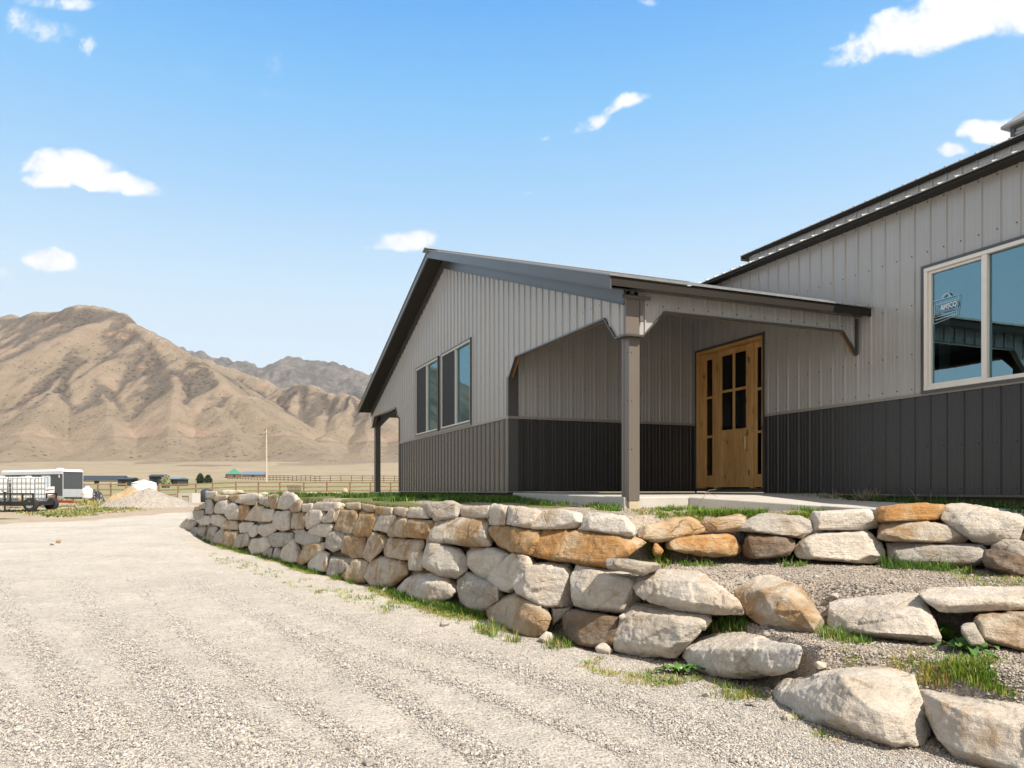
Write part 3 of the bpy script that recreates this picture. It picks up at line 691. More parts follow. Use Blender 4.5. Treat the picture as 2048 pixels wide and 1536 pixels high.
rk(4,'W','p','pointed whitish boulder','bottom',[(796,595),(818,508),(878,428),(912,428),(964,490),(934,595),(870,615)])
rk(4,'W','o','brown-streaked boulder','bottom',[(930,585),(983,478),(1050,448),(1144,455),(1144,504),(1034,522),(1002,605),(958,625)])
rk(4,'W','p','cream upright boulder','bottom',[(1006,645),(1028,518),(1100,502),(1180,540),(1164,664),(1060,670)])
rk(4,'W','g','grey squared boulder','bottom',[(1146,694),(1163,553),(1344,570),(1264,694),(1190,714)])
rk(4,'W','o','leaning brown boulder','bottom',[(1240,704),(1338,573),(1460,600),(1444,744),(1370,764),(1278,734)])
rk(4,'W','m','large cream boulder with peaked top','bottom',[(1426,704),(1478,568),(1540,548),(1620,578),(1744,600),(1750,674),(1644,774),(1530,800),(1468,764)])
rk(5,'W','p','broad boulder with an orange tip','bottom',[(306,698),(378,618),(460,567),(600,567),(724,620),(740,670),(682,734),(540,795),(430,784),(348,744)],ridge=[(420,640,.1),(600,630,.12),(540,640,.16),(530,760,.1),(420,740,.08),(660,690,.08)])
rk(5,'W','g','grey boulder with stepped top','bottom',[(732,602),(778,548),(830,558),(950,618),(1084,700),(1004,764),(900,834),(820,814),(758,764),(738,692)])
rk(5,'W','t','big brown boulder','bottom',[(936,832),(968,758),(1130,702),(1230,736),(1344,800),(1374,870),(1344,964),(1260,1015),(1130,965),(948,884)])
rk(5,6.9,'g','shaded grey rock set back','bottom',[(1370,802),(1530,790),(1454,874),(1380,934)])
rk(5,'W','d','dark brown flat-topped boulder','bottom',[(1446,864),(1488,812),(1700,828),(1854,880),(1864,922),(1804,1045),(1720,1075),(1560,1065),(1468,994)],top=.8)
rk(5,6.2,'p','very small white stone','bottom',[(1833,862),(1870,838),(1884,870),(1850,898)],amp=.5)
rk(6,'W','p','very large pale brown-footed block','bottom',[(477,1132),(518,1000),(578,928),(620,862),(700,862),(872,886),(1194,948),(1204,990),(1134,1084),(1082,1134),(960,1266),(700,1256),(508,1216)],ridge=[(640,930,.08),(900,960,.12),(980,1010,.14),(960,1210,.1),(600,1150,.1),(1120,1000,.05)])
# --- upper tier beside the path
U_ = 'U'
rk(6,U_,'o','ochre block resting on the largest orange boulder and a pale rock',None,[(657,342),(668,278),(840,257),(960,212),(1062,197),(1124,228),(1178,312),(1100,349),(790,389),(688,364)],full='ochre block in the upper tier, just right of the cream sunlit rounded boulder')
rk(6,U_,'m','',None,[(1143,252),(1200,216),(1430,182),(1484,203),(1484,247),(1412,272),(1424,314),(1200,319)],full='cream rock with a tan hollow, between the ochre block and a long grey rock')
rk(6,U_,'g','',None,[(1416,302),(1440,257),(1590,187),(1650,177),(1900,207),(1962,238),(1999,312),(1902,364),(1620,334)],full='long grey hump-backed rock resting across the dark brown block')
rk(7,U_,'p','',None,[(328,252),(340,198),(360,177),(560,162),(800,158),(834,200),(886,292),(780,318),(370,324)],full='whitish flat-topped block resting on the wide pale boulder, left of the orange slab')
rk(7,U_,'v','',None,[(859,238),(863,143),(1000,122),(1250,108),(1403,118),(1409,202),(1362,243),(1150,248),(900,253)],full='vivid orange slab with a white right end, topmost in the upper tier',flat=.5)
rk(7,U_,'m','',None,[(877,388),(898,258),(960,248),(1280,253),(1544,288),(1596,382),(1562,428),(1200,418),(950,413)],full='grey and ochre block directly under the vivid orange slab')
rk(7,U_,'g','',None,[(950,425),(1100,422),(1690,438),(1744,490),(1726,582),(1640,604),(1100,604),(960,560)],full='long grey slab lowest under the vivid orange slab, behind green weeds')
rk(7,U_,'p','',None,[(1376,238),(1408,124),(1500,112),(1560,112),(1990,187),(2040,220),(2034,292),(1990,400),(1750,429),(1640,414),(1586,342),(1538,288)],full='big pale boulder with a chiselled face, right of the vivid orange slab',ridge=[(1500,180,.05),(1720,170,.06),(1980,230,.05),(1560,290,.12),(1780,330,.12),(1640,400,.08)])
rk(7,7.0,'t','',None,[(2030,195),(2200,188),(2220,335),(2008,338)],full='tan rock cut by the right edge of the photo, behind the dark rocks')
rk(7,6.9,'o','',None,[(1985,350),(2190,342),(2190,414),(1985,404)],full='low ochre rock at the right edge, under the tan rock')
rk(7,U_,'g','',None,[(1786,484),(1800,428),(1868,367),(1992,398),(2160,456),(2180,575),(2000,560),(1900,520)],full='dark grey rock at the right edge, upper of the two dark rocks')
rk(7,6.25,'d','',None,[(1722,562),(1738,488),(1800,478),(1910,500),(2010,540),(2190,570),(2190,760),(1990,694),(1860,654),(1738,604)],full='dark brown craggy rock at the right edge of the gravel bank',amp=1.5)
rk(6,U_,'v','',None,[(886,432),(902,373),(1000,362),(1350,322),(1404,370),(1460,452),(1402,494),(1250,514),(1150,504),(1000,464)],full='sloping rock with an orange left end, under the ochre block')
rk(6,U_,'v','',None,[(777,442),(800,393),(858,460),(842,494),(788,494)],full='small orange wedge between the largest orange boulder and the sloping rock')
rk(6,U_,'d','',None,[(1467,472),(1478,378),(1510,327),(1760,342),(1859,373),(1854,432),(1802,494),(1560,524),(1487,504)],full='dark brown square block in the upper tier, under the long grey rock',flat=.4)
rk(7,U_,'p','',None,[(207,502),(223,428),(300,378),(370,332),(600,327),(768,322),(792,368),(892,428),(924,480),(924,562),(830,594),(640,574),(400,564),(238,544)],full='wide pale boulder under the whitish flat-topped block, right of the dark block')
rk(6,6.15,'g','',None,[(422,532),(428,520),(530,518),(800,552),(839,570),(812,604),(700,644),(438,594)],full='thin grey slab wedged beneath the largest orange boulder',top=.6)
# --- lower tier
rk(0,'L','m','',None,[(1473,1188),(1479,1174),(1511,1156),(1545,1153),(1588,1169),(1617,1193),(1638,1225),(1656,1255),(1653,1274),(1614,1280),(1570,1271),(1525,1251),(1490,1221),(1475,1201)],full='rounded boulder with a rusty patch, right of the long pale pointed boulder',ridge=[(1520,1180,.16),(1570,1190,.2),(1610,1225,.18),(1560,1235,.2),(1625,1262,.1)],top=.3)
rk(7,'L','p','',None,[(472,1082),(488,898),(540,886),(860,861),(1080,841),(1170,846),(1244,890),(1269,960),(1294,1010),(1364,1180),(1348,1229),(1100,1214),(600,1174),(518,1144)],full='long whitish boulder with a scooped top, left of the dock leaves',ridge=[(560,1090,.1),(690,1030,.08),(870,1060,.1),(960,990,.1),(1210,970,.06),(1300,1180,.1),(900,1160,.12),(600,1150,.06)],top=.9)
rk(7,'L','p','',None,[(1207,832),(1300,797),(1600,785),(2190,778),(2190,955),(1680,979),(1500,994),(1370,979),(1278,912),(1238,872)],full='long cream slab at the right edge, bridging over the dock leaves',top=.9,ridge=[(1320,870,.04),(1480,930,.08),(2190,880,.08)],flat=.3)
rk(7,'L','m','',None,[(1646,1032),(1690,988),(2190,958),(2190,1330),(1960,1276),(1700,1204),(1656,1122)],full='pale boulder with a tan streak, under the long cream slab',flat=.3)
rk(7,4.62,'g','',None,[(1536,1100),(1570,1072),(1644,1072),(1684,1180),(1754,1264),(1620,1264),(1546,1154)],full='small grey boulder behind the dock leaves, below the long cream slab')
# --- bottom tier on the road
rk(8,'B','p','',None,[(72,382),(108,318),(200,267),(340,247),(440,252),(520,287),(740,328),(748,347),(702,392),(722,452),(600,484),(470,504),(250,494),(138,452)],full='broad whitish boulder beside the road with dock leaves at its left foot',ridge=[(120,345,.06),(400,310,.06),(450,330,.08),(520,480,.1),(250,470,.1),(600,400,.02),(660,340,.0)],top=1.0,under=.1)
rk(8,'B','p','',None,[(608,592),(650,527),(720,511),(850,496),(950,471),(1080,456),(1210,441),(1300,456),(1394,500),(1374,550),(1404,620),(1494,750),(1499,832),(1452,894),(1280,919),(1100,804),(950,764),(800,749),(718,704),(648,644)],full='large pale boulder with a pointed left end, on the road edge',ridge=[(700,590,.06),(980,490,.0),(1180,690,.12),(1410,780,.1),(1280,890,.1),(960,740,.08),(1060,600,.1)],top=.9,under=.08)
rk(8,'B','p','',None,[(1426,572),(1460,556),(2250,720),(2260,1130),(1900,1060),(1660,966),(1558,864),(1488,722),(1446,652)],full='large flat-topped pale block in the bottom right corner',ridge=[(1560,640,.02),(1700,700,.06),(1940,770,.06),(2250,860,.06),(1700,940,.06),(2200,1080,.06)],top=1.0,under=.05,flat=.2)

rng = random.Random(5)
GROUPW = 'boulders of the dry stacked retaining wall'
ORD = ['', 'first','second','third','fourth','fifth','sixth','seventh','eighth','ninth','tenth','eleventh','twelfth','thirteenth','fourteenth','fifteenth','sixteenth','seventeenth','eighteenth','nineteenth','twentieth',
       'twenty-first','twenty-second','twenty-third','twenty-fourth','twenty-fifth','twenty-sixth','twenty-seventh','twenty-eighth','twenty-ninth','thirtieth']
for crs in ('top','second','third','bottom'):
    row = sorted([q for q in ROCKS if q['course'] == crs], key=lambda q: ZT[q['T']][0] + sum(p[0] for p in q['poly'])/len(q['poly'])/ZT[q['T']][2])
    for i, q in enumerate(row):
        q['full'] = '%s, %s course, %s from the wall\'s far left end' % (q['desc'], crs, ORD[i+1])
for q in ROCKS:
    o = make_rock(q, rng); tag(o, q['full'], 'boulder', GROUPW)
# ------------------------------------------------------------------ the building (local frame: x = b along the ridge, y = a along the gable, z eye-relative)
ZB = -.06
ANG = math.atan2(.382, .924)
BLD = empty('metal_building', (-.05, 12.71, CZ+ZB), ANG,
            'long low metal-clad building in light grey over charcoal with a wooden corner door and porch', 'building')
SH = (0, 0, -ZB)
def part(mb, name, mats, parent=None, **kw): return mb.build(name, mats, parent or BLD, shift=SH, **kw)

def metal(name, col, rough=.34, spec=.5, streak=.04, coat=.0, nstr=.0):
    t = NT(name); co = t.co('Object')
    st = t.noise(t.map(co, scale=(9, 9, .35)), 1.0, 5, .6)
    bl = t.noise(co, 1.1, 5, .6)
    c = t.mix(1.0, col, t.ramp(st, [(.3, 1-streak), (.7, 1+streak*.4)]), 'MULTIPLY')
    c = t.mix(1.0, c, t.ramp(bl, [(.3, 1-streak*.7), (.7, 1.03)]), 'MULTIPLY')
    spk = t.ramp(t.vor(co, 2.3), [(.008, .5), (.014, 0)])
    c = t.mix(spk, c, (.4,.38,.34))
    rg = t.math('ADD', rough-.03, t.math('MULTIPLY', bl, .06))
    t.pbsdf(c, rg, 0, spec, None, coat); return t.mat
M_WALL = metal('siding_light_grey', (.375,.366,.355), .25, .8, nstr=0)
M_CHAR = metal('siding_charcoal', (.028,.026,.0265), .30, .55, nstr=0)
M_CHARW = metal('siding_charcoal_painted_sheen', (.058,.051,.046), .24, .8, coat=.4)  # same charcoal, gloss coated; base lightened to paint in the grazing sheen
M_BRONZE = metal('trim_bronze', (.060,.056,.053), .30, .75)
M_FASCIA = metal('fascia_bronze', (.019,.0155,.0125), .5, .25)
M_COLM = metal('trim_taupe', (.13,.112,.096), .34, .6)
M_ROOF = metal('roof_sheet', (.30,.30,.295), .40, .6)
M_TRIML = metal('trim_light', (.27,.25,.225), .36)
M_SCREW = simple('screw_head', (.05,.05,.055), .5, .6)
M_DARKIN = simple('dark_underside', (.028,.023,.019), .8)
M_FRAME = simple('almond_vinyl', (.76,.72,.66), .38, var=.05)
M_WOODED = simple('raw_lumber', (.33,.165,.058), .75, var=.3, scale=14)

def wood_mat():
    t = NT('knotty_alder'); co = t.co('Object')
    g = t.noise(t.map(co, scale=(26, 26, 1.6)), 1.0, 6, .6, .6)
    k = t.vor(t.map(co, scale=(5.5, 5.5, 2.6)), 1.0)
    c = t.ramp(g, [(.25, (.44,.235,.075)), (.5, (.64,.38,.145)), (.75, (.74,.48,.21))])
    c = t.mix(t.ramp(t.noise(t.map(co, scale=(3,3,.8)), 1.0, 3), [(.35, .45), (.6, 0)]), c, (.40,.19,.055))
    c = t.mix(t.ramp(k, [(.05, .9), (.11, 0)]), c, (.10,.04,.012))
    c = t.mix(t.ramp(k, [(.10, .45), (.26, 0)]), c, (.30,.13,.035))
    t.pbsdf(c, .42, 0, .4, t.bump(g, .12, .004), .15); return t.mat
M_WOOD = wood_mat()

def glass_mat(name, tint, refl, ior, wav=.0):
    t = NT(name); co = t.co('Object')
    fr = t.n('ShaderNodeFresnel'); fr.inputs['IOR'].default_value = ior
    nrm = None
    if wav:
        nrm = t.bump(t.noise(co, 1.3, 2), wav, .02); t.l(nrm, fr.inputs['Normal'])
    tr = t.n('ShaderNodeBsdfTransparent'); tr.inputs['Color'].default_value = (*tint, 1)
    gl = t.n('ShaderNodeBsdfGlossy'); gl.inputs['Color'].default_value = (*refl, 1); gl.inputs['Roughness'].default_value = .0
    if nrm is not None: t.l(nrm, gl.inputs['Normal'])
    mx = t.n('ShaderNodeMixShader'); t.l(fr.outputs[0], mx.inputs[0]); t.l(tr.outputs[0], mx.inputs[1]); t.l(gl.outputs[0], mx.inputs[2])
    t.l(mx.outputs[0], t.out.inputs['Surface']); return t.mat
M_GLASS = glass_mat('window_glass', (.38,.50,.54), (.52,.86,.98), 3.6, .04)
M_DGLASS = glass_mat('door_glass', (.16,.16,.16), (.9,.95,1.0), 1.45, .03)
M_SCREEN = simple('insect_screen', (.024,.024,.025), .75)

RIB = [(0,0),(.010,.019),(.026,.019),(.036,0),(.093,0),(.097,.0035),(.107,.0035),(.111,0),(.160,0),(.164,.0035),(.174,.0035),(.178,0)]
MOD = .2286
def rib_profile(s0, s1, phase=0.0, extra=(), major=.019):
    """breakpoints (s, height) of the ribbed sheet between s0 and s1"""
    pts = []
    k = math.floor((s0-phase)/MOD)-1
    while phase + k*MOD < s1 + MOD:
        for (a, h) in RIB: pts.append((phase + k*MOD + a, h*(major/.019 if h > .01 else 1)))
        k += 1
    xs = [p[0] for p in pts]; hs = [p[1] for p in pts]
    ss = sorted({round(x, 5) for x in xs if s0 < x < s1} | {s0, s1} | {e for e in extra if s0 < e < s1})
    return [(s, float(np.interp(s, xs, hs))) for s in ss]

def rib_wall(mb, s0, s1, lo, hi, put, m=0, phase=0.0, extra=(), screws=None, ms=1):
    """ribbed sheet; put(s, h, z) gives the local point; lo/hi are functions of s"""
    pr = rib_profile(s0, s1, phase, extra)
    for (a, ha), (b, hb) in zip(pr[:-1], pr[1:]):
        e = 1e-6
        la, lb, ua, ub = lo(a+e), lo(b-e), hi(a+e), hi(b-e)
        if ua-la < 1e-4 and ub-lb < 1e-4: continue
        mb.face([put(a,ha,la), put(b,hb,lb), put(b,hb,ub), put(a,ha,ua)], m)
    if screws:
        k = math.ceil((s0-phase)/MOD)
        while phase + k*MOD + .05 < s1:
            s = phase + k*MOD + .056
            for z in screws:
                if s-.01 > s0 and lo(s) + .02 < z < hi(s) - .02:
                    c = [put(s-.007, .001, z-.007), put(s+.007, .001, z-.007), put(s+.007, .001, z+.007), put(s-.007, .001, z+.007)]
                    d = [put(s-.005, .009, z-.005), put(s+.005, .009, z-.005), put(s+.005, .009, z+.005), put(s-.005, .009, z+.005)]
                    mb.face(d, ms)
                    for i in range(4): mb.face([c[i], c[(i+1)%4], d[(i+1)%4], d[i]], ms)
            k += 1
GIRT = [.14, .62, 1.12, 1.32, 1.78, 2.42, 3.06, 3.7, 4.3]
# levels
ZS, ZTOP = 1.213, 1.255            # wainscot seam
ZE, AR, AL, RIDGE = 2.53, -4.05, 11.35, 3.65
PITCH = (5.10-ZE)/(RIDGE-AR)
OV = -.36                            # gable overhang
B0 = 3.80                            # plane of the main wall
def zroof(a): return ZE + PITCH*(min(a, 2*RIDGE-a) - AR)
SKR, SKL = -3.80, 11.15              # porch skirt corners
CL = 7.62                            # far corner of the enclosed wing
# --- wing gable wall (faces -b)
W1, W2 = (1.86, 3.80), (4.02, 5.90); WZ0, WZ1 = 1.325, 2.905
putg = lambda s, h, z: (-h, s, z)
def g_lo(s):
    if s < -3.58 or s > SKL-.22: return 1.915
    if s < -3.29: return 1.915 + (s+3.58)/.29*.305
    if s < -.34: return 2.22
    if s < -.06: return 2.22 - (s+.34)/.28*.30
    if s < 0: return 1.92
    if s <= CL: return ZTOP
    if s < CL+.1: return 1.915
    if s < CL+.4: return 1.915 + (s-CL-.1)/.3*.305
    if s < SKL-.52: return 2.22
    return 2.22 - (s-SKL+.52)/.30*.305
def g_hi(s): return zroof(s) - .17
EX = [-3.58,-3.29,-.34,-.06,0,CL,CL+.1,CL+.4,SKL-.52,SKL-.22,RIDGE,W1[0],W1[1],W2[0],W2[1]]
mb = MB()
segs = [(SKR, 0), (0, W1[0]), (W1[1], W2[0]), (W2[1], CL), (CL, SKL)]
for s0, s1 in segs: rib_wall(mb, s0, s1, g_lo, g_hi, putg, 0, .0, EX, GIRT)
for a, b in (W1, W2):
    rib_wall(mb, a, b, lambda s: ZTOP, lambda s: WZ0-.03, putg, 0, .0, EX)
    rib_wall(mb, a, b, lambda s: WZ1+.03, g_hi, putg, 0, .0, EX, GIRT)
part(mb, 'gable_siding', [M_WALL, M_SCREW], normals=False)
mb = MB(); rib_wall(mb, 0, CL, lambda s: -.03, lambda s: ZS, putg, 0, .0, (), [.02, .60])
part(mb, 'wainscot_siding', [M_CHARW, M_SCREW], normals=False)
# --- porch back wall (faces -a) and porch inner walls
putb = lambda s, h, z: (s, -h, z)
mb = MB(); rib_wall(mb, .16, B0, lambda s: ZTOP, lambda s: 3.80, putb, 0, .03, (), GIRT); part(mb, 'porch_siding', [M_WALL, M_SCREW], normals=False)
mb = MB(); rib_wall(mb, .16, B0, lambda s: -.03, lambda s: ZS, putb, 0, .03, (), [.02, .6]); part(mb, 'porch_wainscot', [M_CHAR, M_SCREW], normals=False)
# --- main wall (faces -b) in the plane b = B0, runs along a from +1 to -16
DO0, DO1, DZ = -1.875, -.05, 2.60
MW = (-6.62, -4.885); MWZ0, MWZ1 = 1.262, 2.845
ME = 3.74
putm = lambda s, h, z: (B0-h, s, z)
END = -13.0
mb = MB()
def m_hi(s): return ME
PHM = .062
for s0, s1 in ((DO1, 4.6), (MW[1], DO0), (END, MW[0])):
    rib_wall(mb, s0, s1, lambda s: ZTOP if s < DO0 else (ZTOP if s < 0 else ZTOP), m_hi, putm, 0, PHM, (), GIRT)
rib_wall(mb, DO0, DO1, lambda s: DZ, m_hi, putm, 0, PHM, (), GIRT)
rib_wall(mb, MW[0], MW[1], lambda s: MWZ1+.02, m_hi, putm, 0, PHM, (), GIRT)
part(mb, 'main_siding', [M_WALL, M_SCREW], normals=False)
mb = MB()
for s0, s1 in ((END, DO0), (DO1, 0.0)): rib_wall(mb, s0, s1, lambda s: -.06, lambda s: ZS, putm, 0, PHM, (), [.02, .56])
part(mb, 'main_wainscot', [M_CHAR, M_SCREW], normals=False)
# seam trim strips, corner trims, base trims
mb = MB()
mb.box(-.026, 0.0, .0, CL, ZS, ZTOP, 0)
mb.box(-.026, B0, -.026, -.001, ZS, ZTOP, 0)
mb.box(B0-.026, B0, END, MW[0], ZS, ZTOP-.002, 0); mb.box(B0-.026, B0, MW[0], DO0-.06, ZS, ZTOP-.002, 0); mb.box(B0-.026, B0, DO1+.05, -.03, ZS, ZTOP-.002, 0)
part(mb, 'wainscot_trim', M_TRIML)
mb = MB()
mb.box(-.024, -.001, .0, .07, -.03, ZS-.001, 0); mb.box(-.024, -.001, .0, .07, ZTOP+.001, 1.92, 0)
part(mb, 'corner_trim', M_COLM)
mb = MB()
mb.box(-.024, .16, -.024, 0.0, -.03, ZS-.001, 0); mb.box(-.024, .16, -.024, 0.0, ZTOP+.001, 1.935, 0); mb.box(.012, .16, -.024, 0.0, 1.936, 3.7, 0)
mb.box(-.03, 0, .0, CL, -.055, -.031, 0); mb.box(B0-.03, B0, END, DO0-.06, -.085, -.061, 0)
mb.box(-.03, 0, CL-.07, CL+.02, -.03, 1.9, 0)
part(mb, 'corner_trim', M_BRONZE)
# concrete footing seen as a dark strip under the siding
mb = MB(); mb.box(.03, .2, .02, CL, -.4, -.055, 0); mb.box(B0+.02, B0+.2, END, DO0, -.5, -.085, 0)
part(mb, 'footing', simple('footing_board', (.07,.04,.025), .85))
# --- gable rake trims and fascia
def rake(b0, b1, dz0, dz1, a0, a1):
    """sloped band between roof offsets dz0..dz1 from a0 to a1, b0..b1 thick"""
    pts = [a0] + ([RIDGE] if a0 < RIDGE < a1 else []) + [a1]
    for p, q in zip(pts[:-1], pts[1:]):
        mbx.prism([(p, zroof(p)+dz0), (q, zroof(q)+dz0), (q, zroof(q)+dz1), (p, zroof(p)+dz1)], lambda t: (b0, t[0], t[1]), lambda t: (b1, t[0], t[1]), 0)
mbx = MB()
for a0, a1 in ((AR, -.9), (-.9+.004, 2.1), (2.104, AL)): rake(OV-.016, OV+.012, -.155, .004, a0, a1)
rake(OV-.026, OV-.016, -.160, -.146, AR, AL)
part(mbx, 'rake_fascia', M_BRONZE)
mbx = MB(); rake(-.034, -.020, -.33, -.16, SKR, SKL); rake(-.05, -.034, -.345, -.33, SKR, SKL)
part(mbx, 'rake_trim', M_BRONZE)
mbx = MB(); rake(OV+.013, -.002, -.150, -.138, AR+.02, AL-.02)
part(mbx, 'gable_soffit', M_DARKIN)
# --- wing roof: two ribbed slopes
def roof_sheet(b0, b1, a0, a1, z0, z1, phase=0.0, th=.0, mat=None, name='roof'):
    mbr = MB(); n = Vector((0, -(z1-z0), (a1-a0))).normalized()
    if n.z < 0: n = -n
    pr = rib_profile(b0, b1, phase)
    for (s, h), (s2, h2) in zip(pr[:-1], pr[1:]):
        q = [Vector((s,a0,z0))+n*h, Vector((s2,a0,z0))+n*h2, Vector((s2,a1,z1))+n*h2, Vector((s,a1,z1))+n*h]
        mbr.face(q, 0)
        r_ = [Vector((s,a0,z0))-n*.012, Vector((s2,a0,z0))-n*.012]
        mbr.face([r_[0], r_[1], q[1], q[0]], 0)
    mbr.face([Vector((b0,a0,z0))-n*.012, Vector((b1,a0,z0))-n*.012, Vector((b1,a1,z1))-n*.012, Vector((b0,a1,z1))-n*.012], 0)
    for s in (b0, b1): mbr.face([Vector((s,a0,z0))-n*.012, Vector((s,a1,z1))-n*.012, Vector((s,a1,z1))+n*.004, Vector((s,a0,z0))+n*.004], 0)
    return part(mbr, name, mat or M_ROOF, normals=False)
roof_sheet(OV-.03, B0+2.5, AR-.03, RIDGE, ZE+.005, zroof(RIDGE)+.013, .0)
roof_sheet(OV-.03, B0+2.5, AL+.03, RIDGE, zroof(AL)+.005, zroof(RIDGE)+.013, .0)
mb = MB()
for sg in (-1, 1):
    mb.prism([(RIDGE, zroof(RIDGE)+.055), (RIDGE+sg*.16, zroof(RIDGE)+.055-.16*PITCH), (RIDGE+sg*.16, zroof(RIDGE)+.043-.16*PITCH), (RIDGE, zroof(RIDGE)+.040)], lambda t: (OV-.09, t[0], t[1]), lambda t: (B0+2.5, t[0], t[1]))
part(mb, 'ridge_cap', M_ROOF)
# eave fascia and soffit of the wing (near side)
mb = MB(); mb.box(OV+.013, B0-.02, AR-.005, AR+.018, ZE-.115, ZE-.012); part(mb, 'eave_fascia', M_FASCIA)
mb = MB(); mb.box(OV+.013, B0-.01, AR+.019, SKR-.03, ZE-.085, ZE-.07); part(mb, 'eave_soffit', M_BRONZE)
mb = MB(); mb.box(OV+.013, B0+1.5, AL-.018, AL+.005, ZE-.115, ZE-.012); part(mb, 'eave_fascia', M_FASCIA)
for a0, a1 in ((SKR+.03, -.03), (CL+.05, SKL-.03)):
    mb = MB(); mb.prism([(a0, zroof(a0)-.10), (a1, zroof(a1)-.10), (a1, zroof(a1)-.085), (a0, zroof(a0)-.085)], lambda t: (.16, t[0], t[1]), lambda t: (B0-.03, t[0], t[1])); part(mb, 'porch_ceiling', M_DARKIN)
# --- porch beam skirt along b (faces -a)
def b_lo(s):
    if s < .227: return 1.915
    if s < .539: return 1.915 + (s-.227)/.312*.325
    if s < 3.50: return 2.24
    return 2.24 - (s-3.50)/.30*.31
putk = lambda s, h, z: (s, SKR-h, z)
mb = MB(); rib_wall(mb, .17, B0-.03, b_lo, lambda s: ZE-.07, putk, 0, .02, (.227,.539,3.5), [2.30])
part(mb, 'porch_beam', [M_WALL, M_SCREW], normals=False)
mb = MB()
# boxed corner of the beam: cap piece and little bracket
mb.box(-.026, .17, SKR-.034, SKR+.02, 1.917, ZE-.16, 0)
part(mb, 'beam_corner_cap', M_COLM)
mb = MB(); mb.box(-.10, .31, SKR-.070, SKR-.036, ZE-.185, ZE-.148, 0); mb.box(.171, .215, SKR-.05, SKR-.022, 2.08, ZE-.186, 0); part(mb, 'bracket_trim', M_COLM)
def edge_strip(mbq, pts, inner, thick, put3, m=0):
    """strip under an arch: pts in (s,z); put3(s, depth, z)"""
    for (s0, z0), (s1, z1) in zip(pts[:-1], pts[1:]):
        c = [put3(s0, inner[0], z0), put3(s1, inner[0], z1), put3(s1, inner[1], z1), put3(s0, inner[1], z0)]
        d = [put3(s0, inner[0], z0-thick), put3(s1, inner[0], z1-thick), put3(s1, inner[1], z1-thick), put3(s0, inner[1], z0-thick)]
        mbq.face(c, m); mbq.face(d, m)
        for i in range(4): mbq.face([c[i], c[(i+1)%4], d[(i+1)%4], d[i]], m)
ARCG = [(SKR-.035, 1.915), (-3.58, 1.915), (-3.29, 2.22), (-.34, 2.22), (-.06, 1.92)]
ARCL = [(CL+.03, 1.915), (CL+.1, 1.915), (CL+.4, 2.22), (SKL-.52, 2.22), (SKL-.22, 1.915), (SKL, 1.915)]
ARCB = [(-.03, 1.916), (.227, 1.916), (.539, 2.241), (3.50, 2.241), (B0-.03, 1.931)]
for arc in (ARCG, ARCL):
    mb = MB(); edge_strip(mb, arc, (-.034, .02), .024, lambda s, d, z: (d, s, z)); part(mb, 'arch_trim', M_BRONZE, normals=False)
    mb = MB(); edge_strip(mb, [(s, z+.004) for s, z in (arc[1:] if arc is ARCG else arc[:-1])], (.021, .055), .022, lambda s, d, z: (d, s, z)); part(mb, 'arch_lumber', M_WOODED, normals=False)
mb = MB(); edge_strip(mb, ARCB, (-.034, .02), .024, lambda s, d, z: (s, SKR+d, z)); part(mb, 'arch_trim', M_BRONZE, normals=False)
mb = MB(); mb.box(B0-.055, B0-.022, SKR-.04, SKR+.02, 1.93, ZE-.11, 0); part(mb, 'beam_end_trim', M_BRONZE)
mb = MB(); edge_strip(mb, [(s, z+.004) for s, z in ARCB[1:]], (.021, .055), .022, lambda s, d, z: (s, SKR+d, z)); part(mb, 'arch_lumber', M_WOODED, normals=False)
# inner faces of the skirts (seen from inside the porch and in reflections)
for poly, f0, f1 in (([(SKR+.02, 1.93), (-3.58, 1.93), (-3.29, 2.235), (-.34, 2.235), (-.06, 1.93), (-.03, 2.46), (SKR+.02, 2.46)], lambda t: (.056, t[0], t[1]), lambda t: (.07, t[0], t[1])),
    ([(.16, 1.93), (.227, 1.93), (.539, 2.255), (3.50, 2.255), (B0-.03, 1.945), (B0-.03, 2.46), (.16, 2.46)], lambda t: (t[0], SKR+.056, t[1]), lambda t: (t[0], SKR+.07, t[1])),
    ([(CL+.03, 1.93), (CL+.1, 1.93), (CL+.4, 2.235), (SKL-.52, 2.235), (SKL-.22, 1.93), (SKL-.02, 2.46), (CL+.03, 2.46)], lambda t: (.056, t[0], t[1]), lambda t: (.07, t[0], t[1]))):
    mb = MB(); mb.prism(poly, f0, f1); part(mb, 'beam_lining', M_DARKIN)
# far porch: skirt along the far side, its bracing and post
mb = MB()
mb.prism([(.0, 1.915), (.227, 1.915), (.539, 2.24), (3.2, 2.24), (3.5, 1.93), (3.8, 1.93), (4.1, 2.24), (6.5, 2.24), (6.5, 2.46), (0, 2.46)], lambda t: (t[0], SKL-.06, t[1]), lambda t: (t[0], SKL, t[1]))
part(mb, 'porch_beam', M_WALL)
mb = MB(); rib_wall(mb, .02, 6.3, lambda s: -.03, lambda s: 2.46, lambda s, h, z: (s, CL+h, z), 0, .03); part(mb, 'porch_siding', M_CHAR, normals=False)
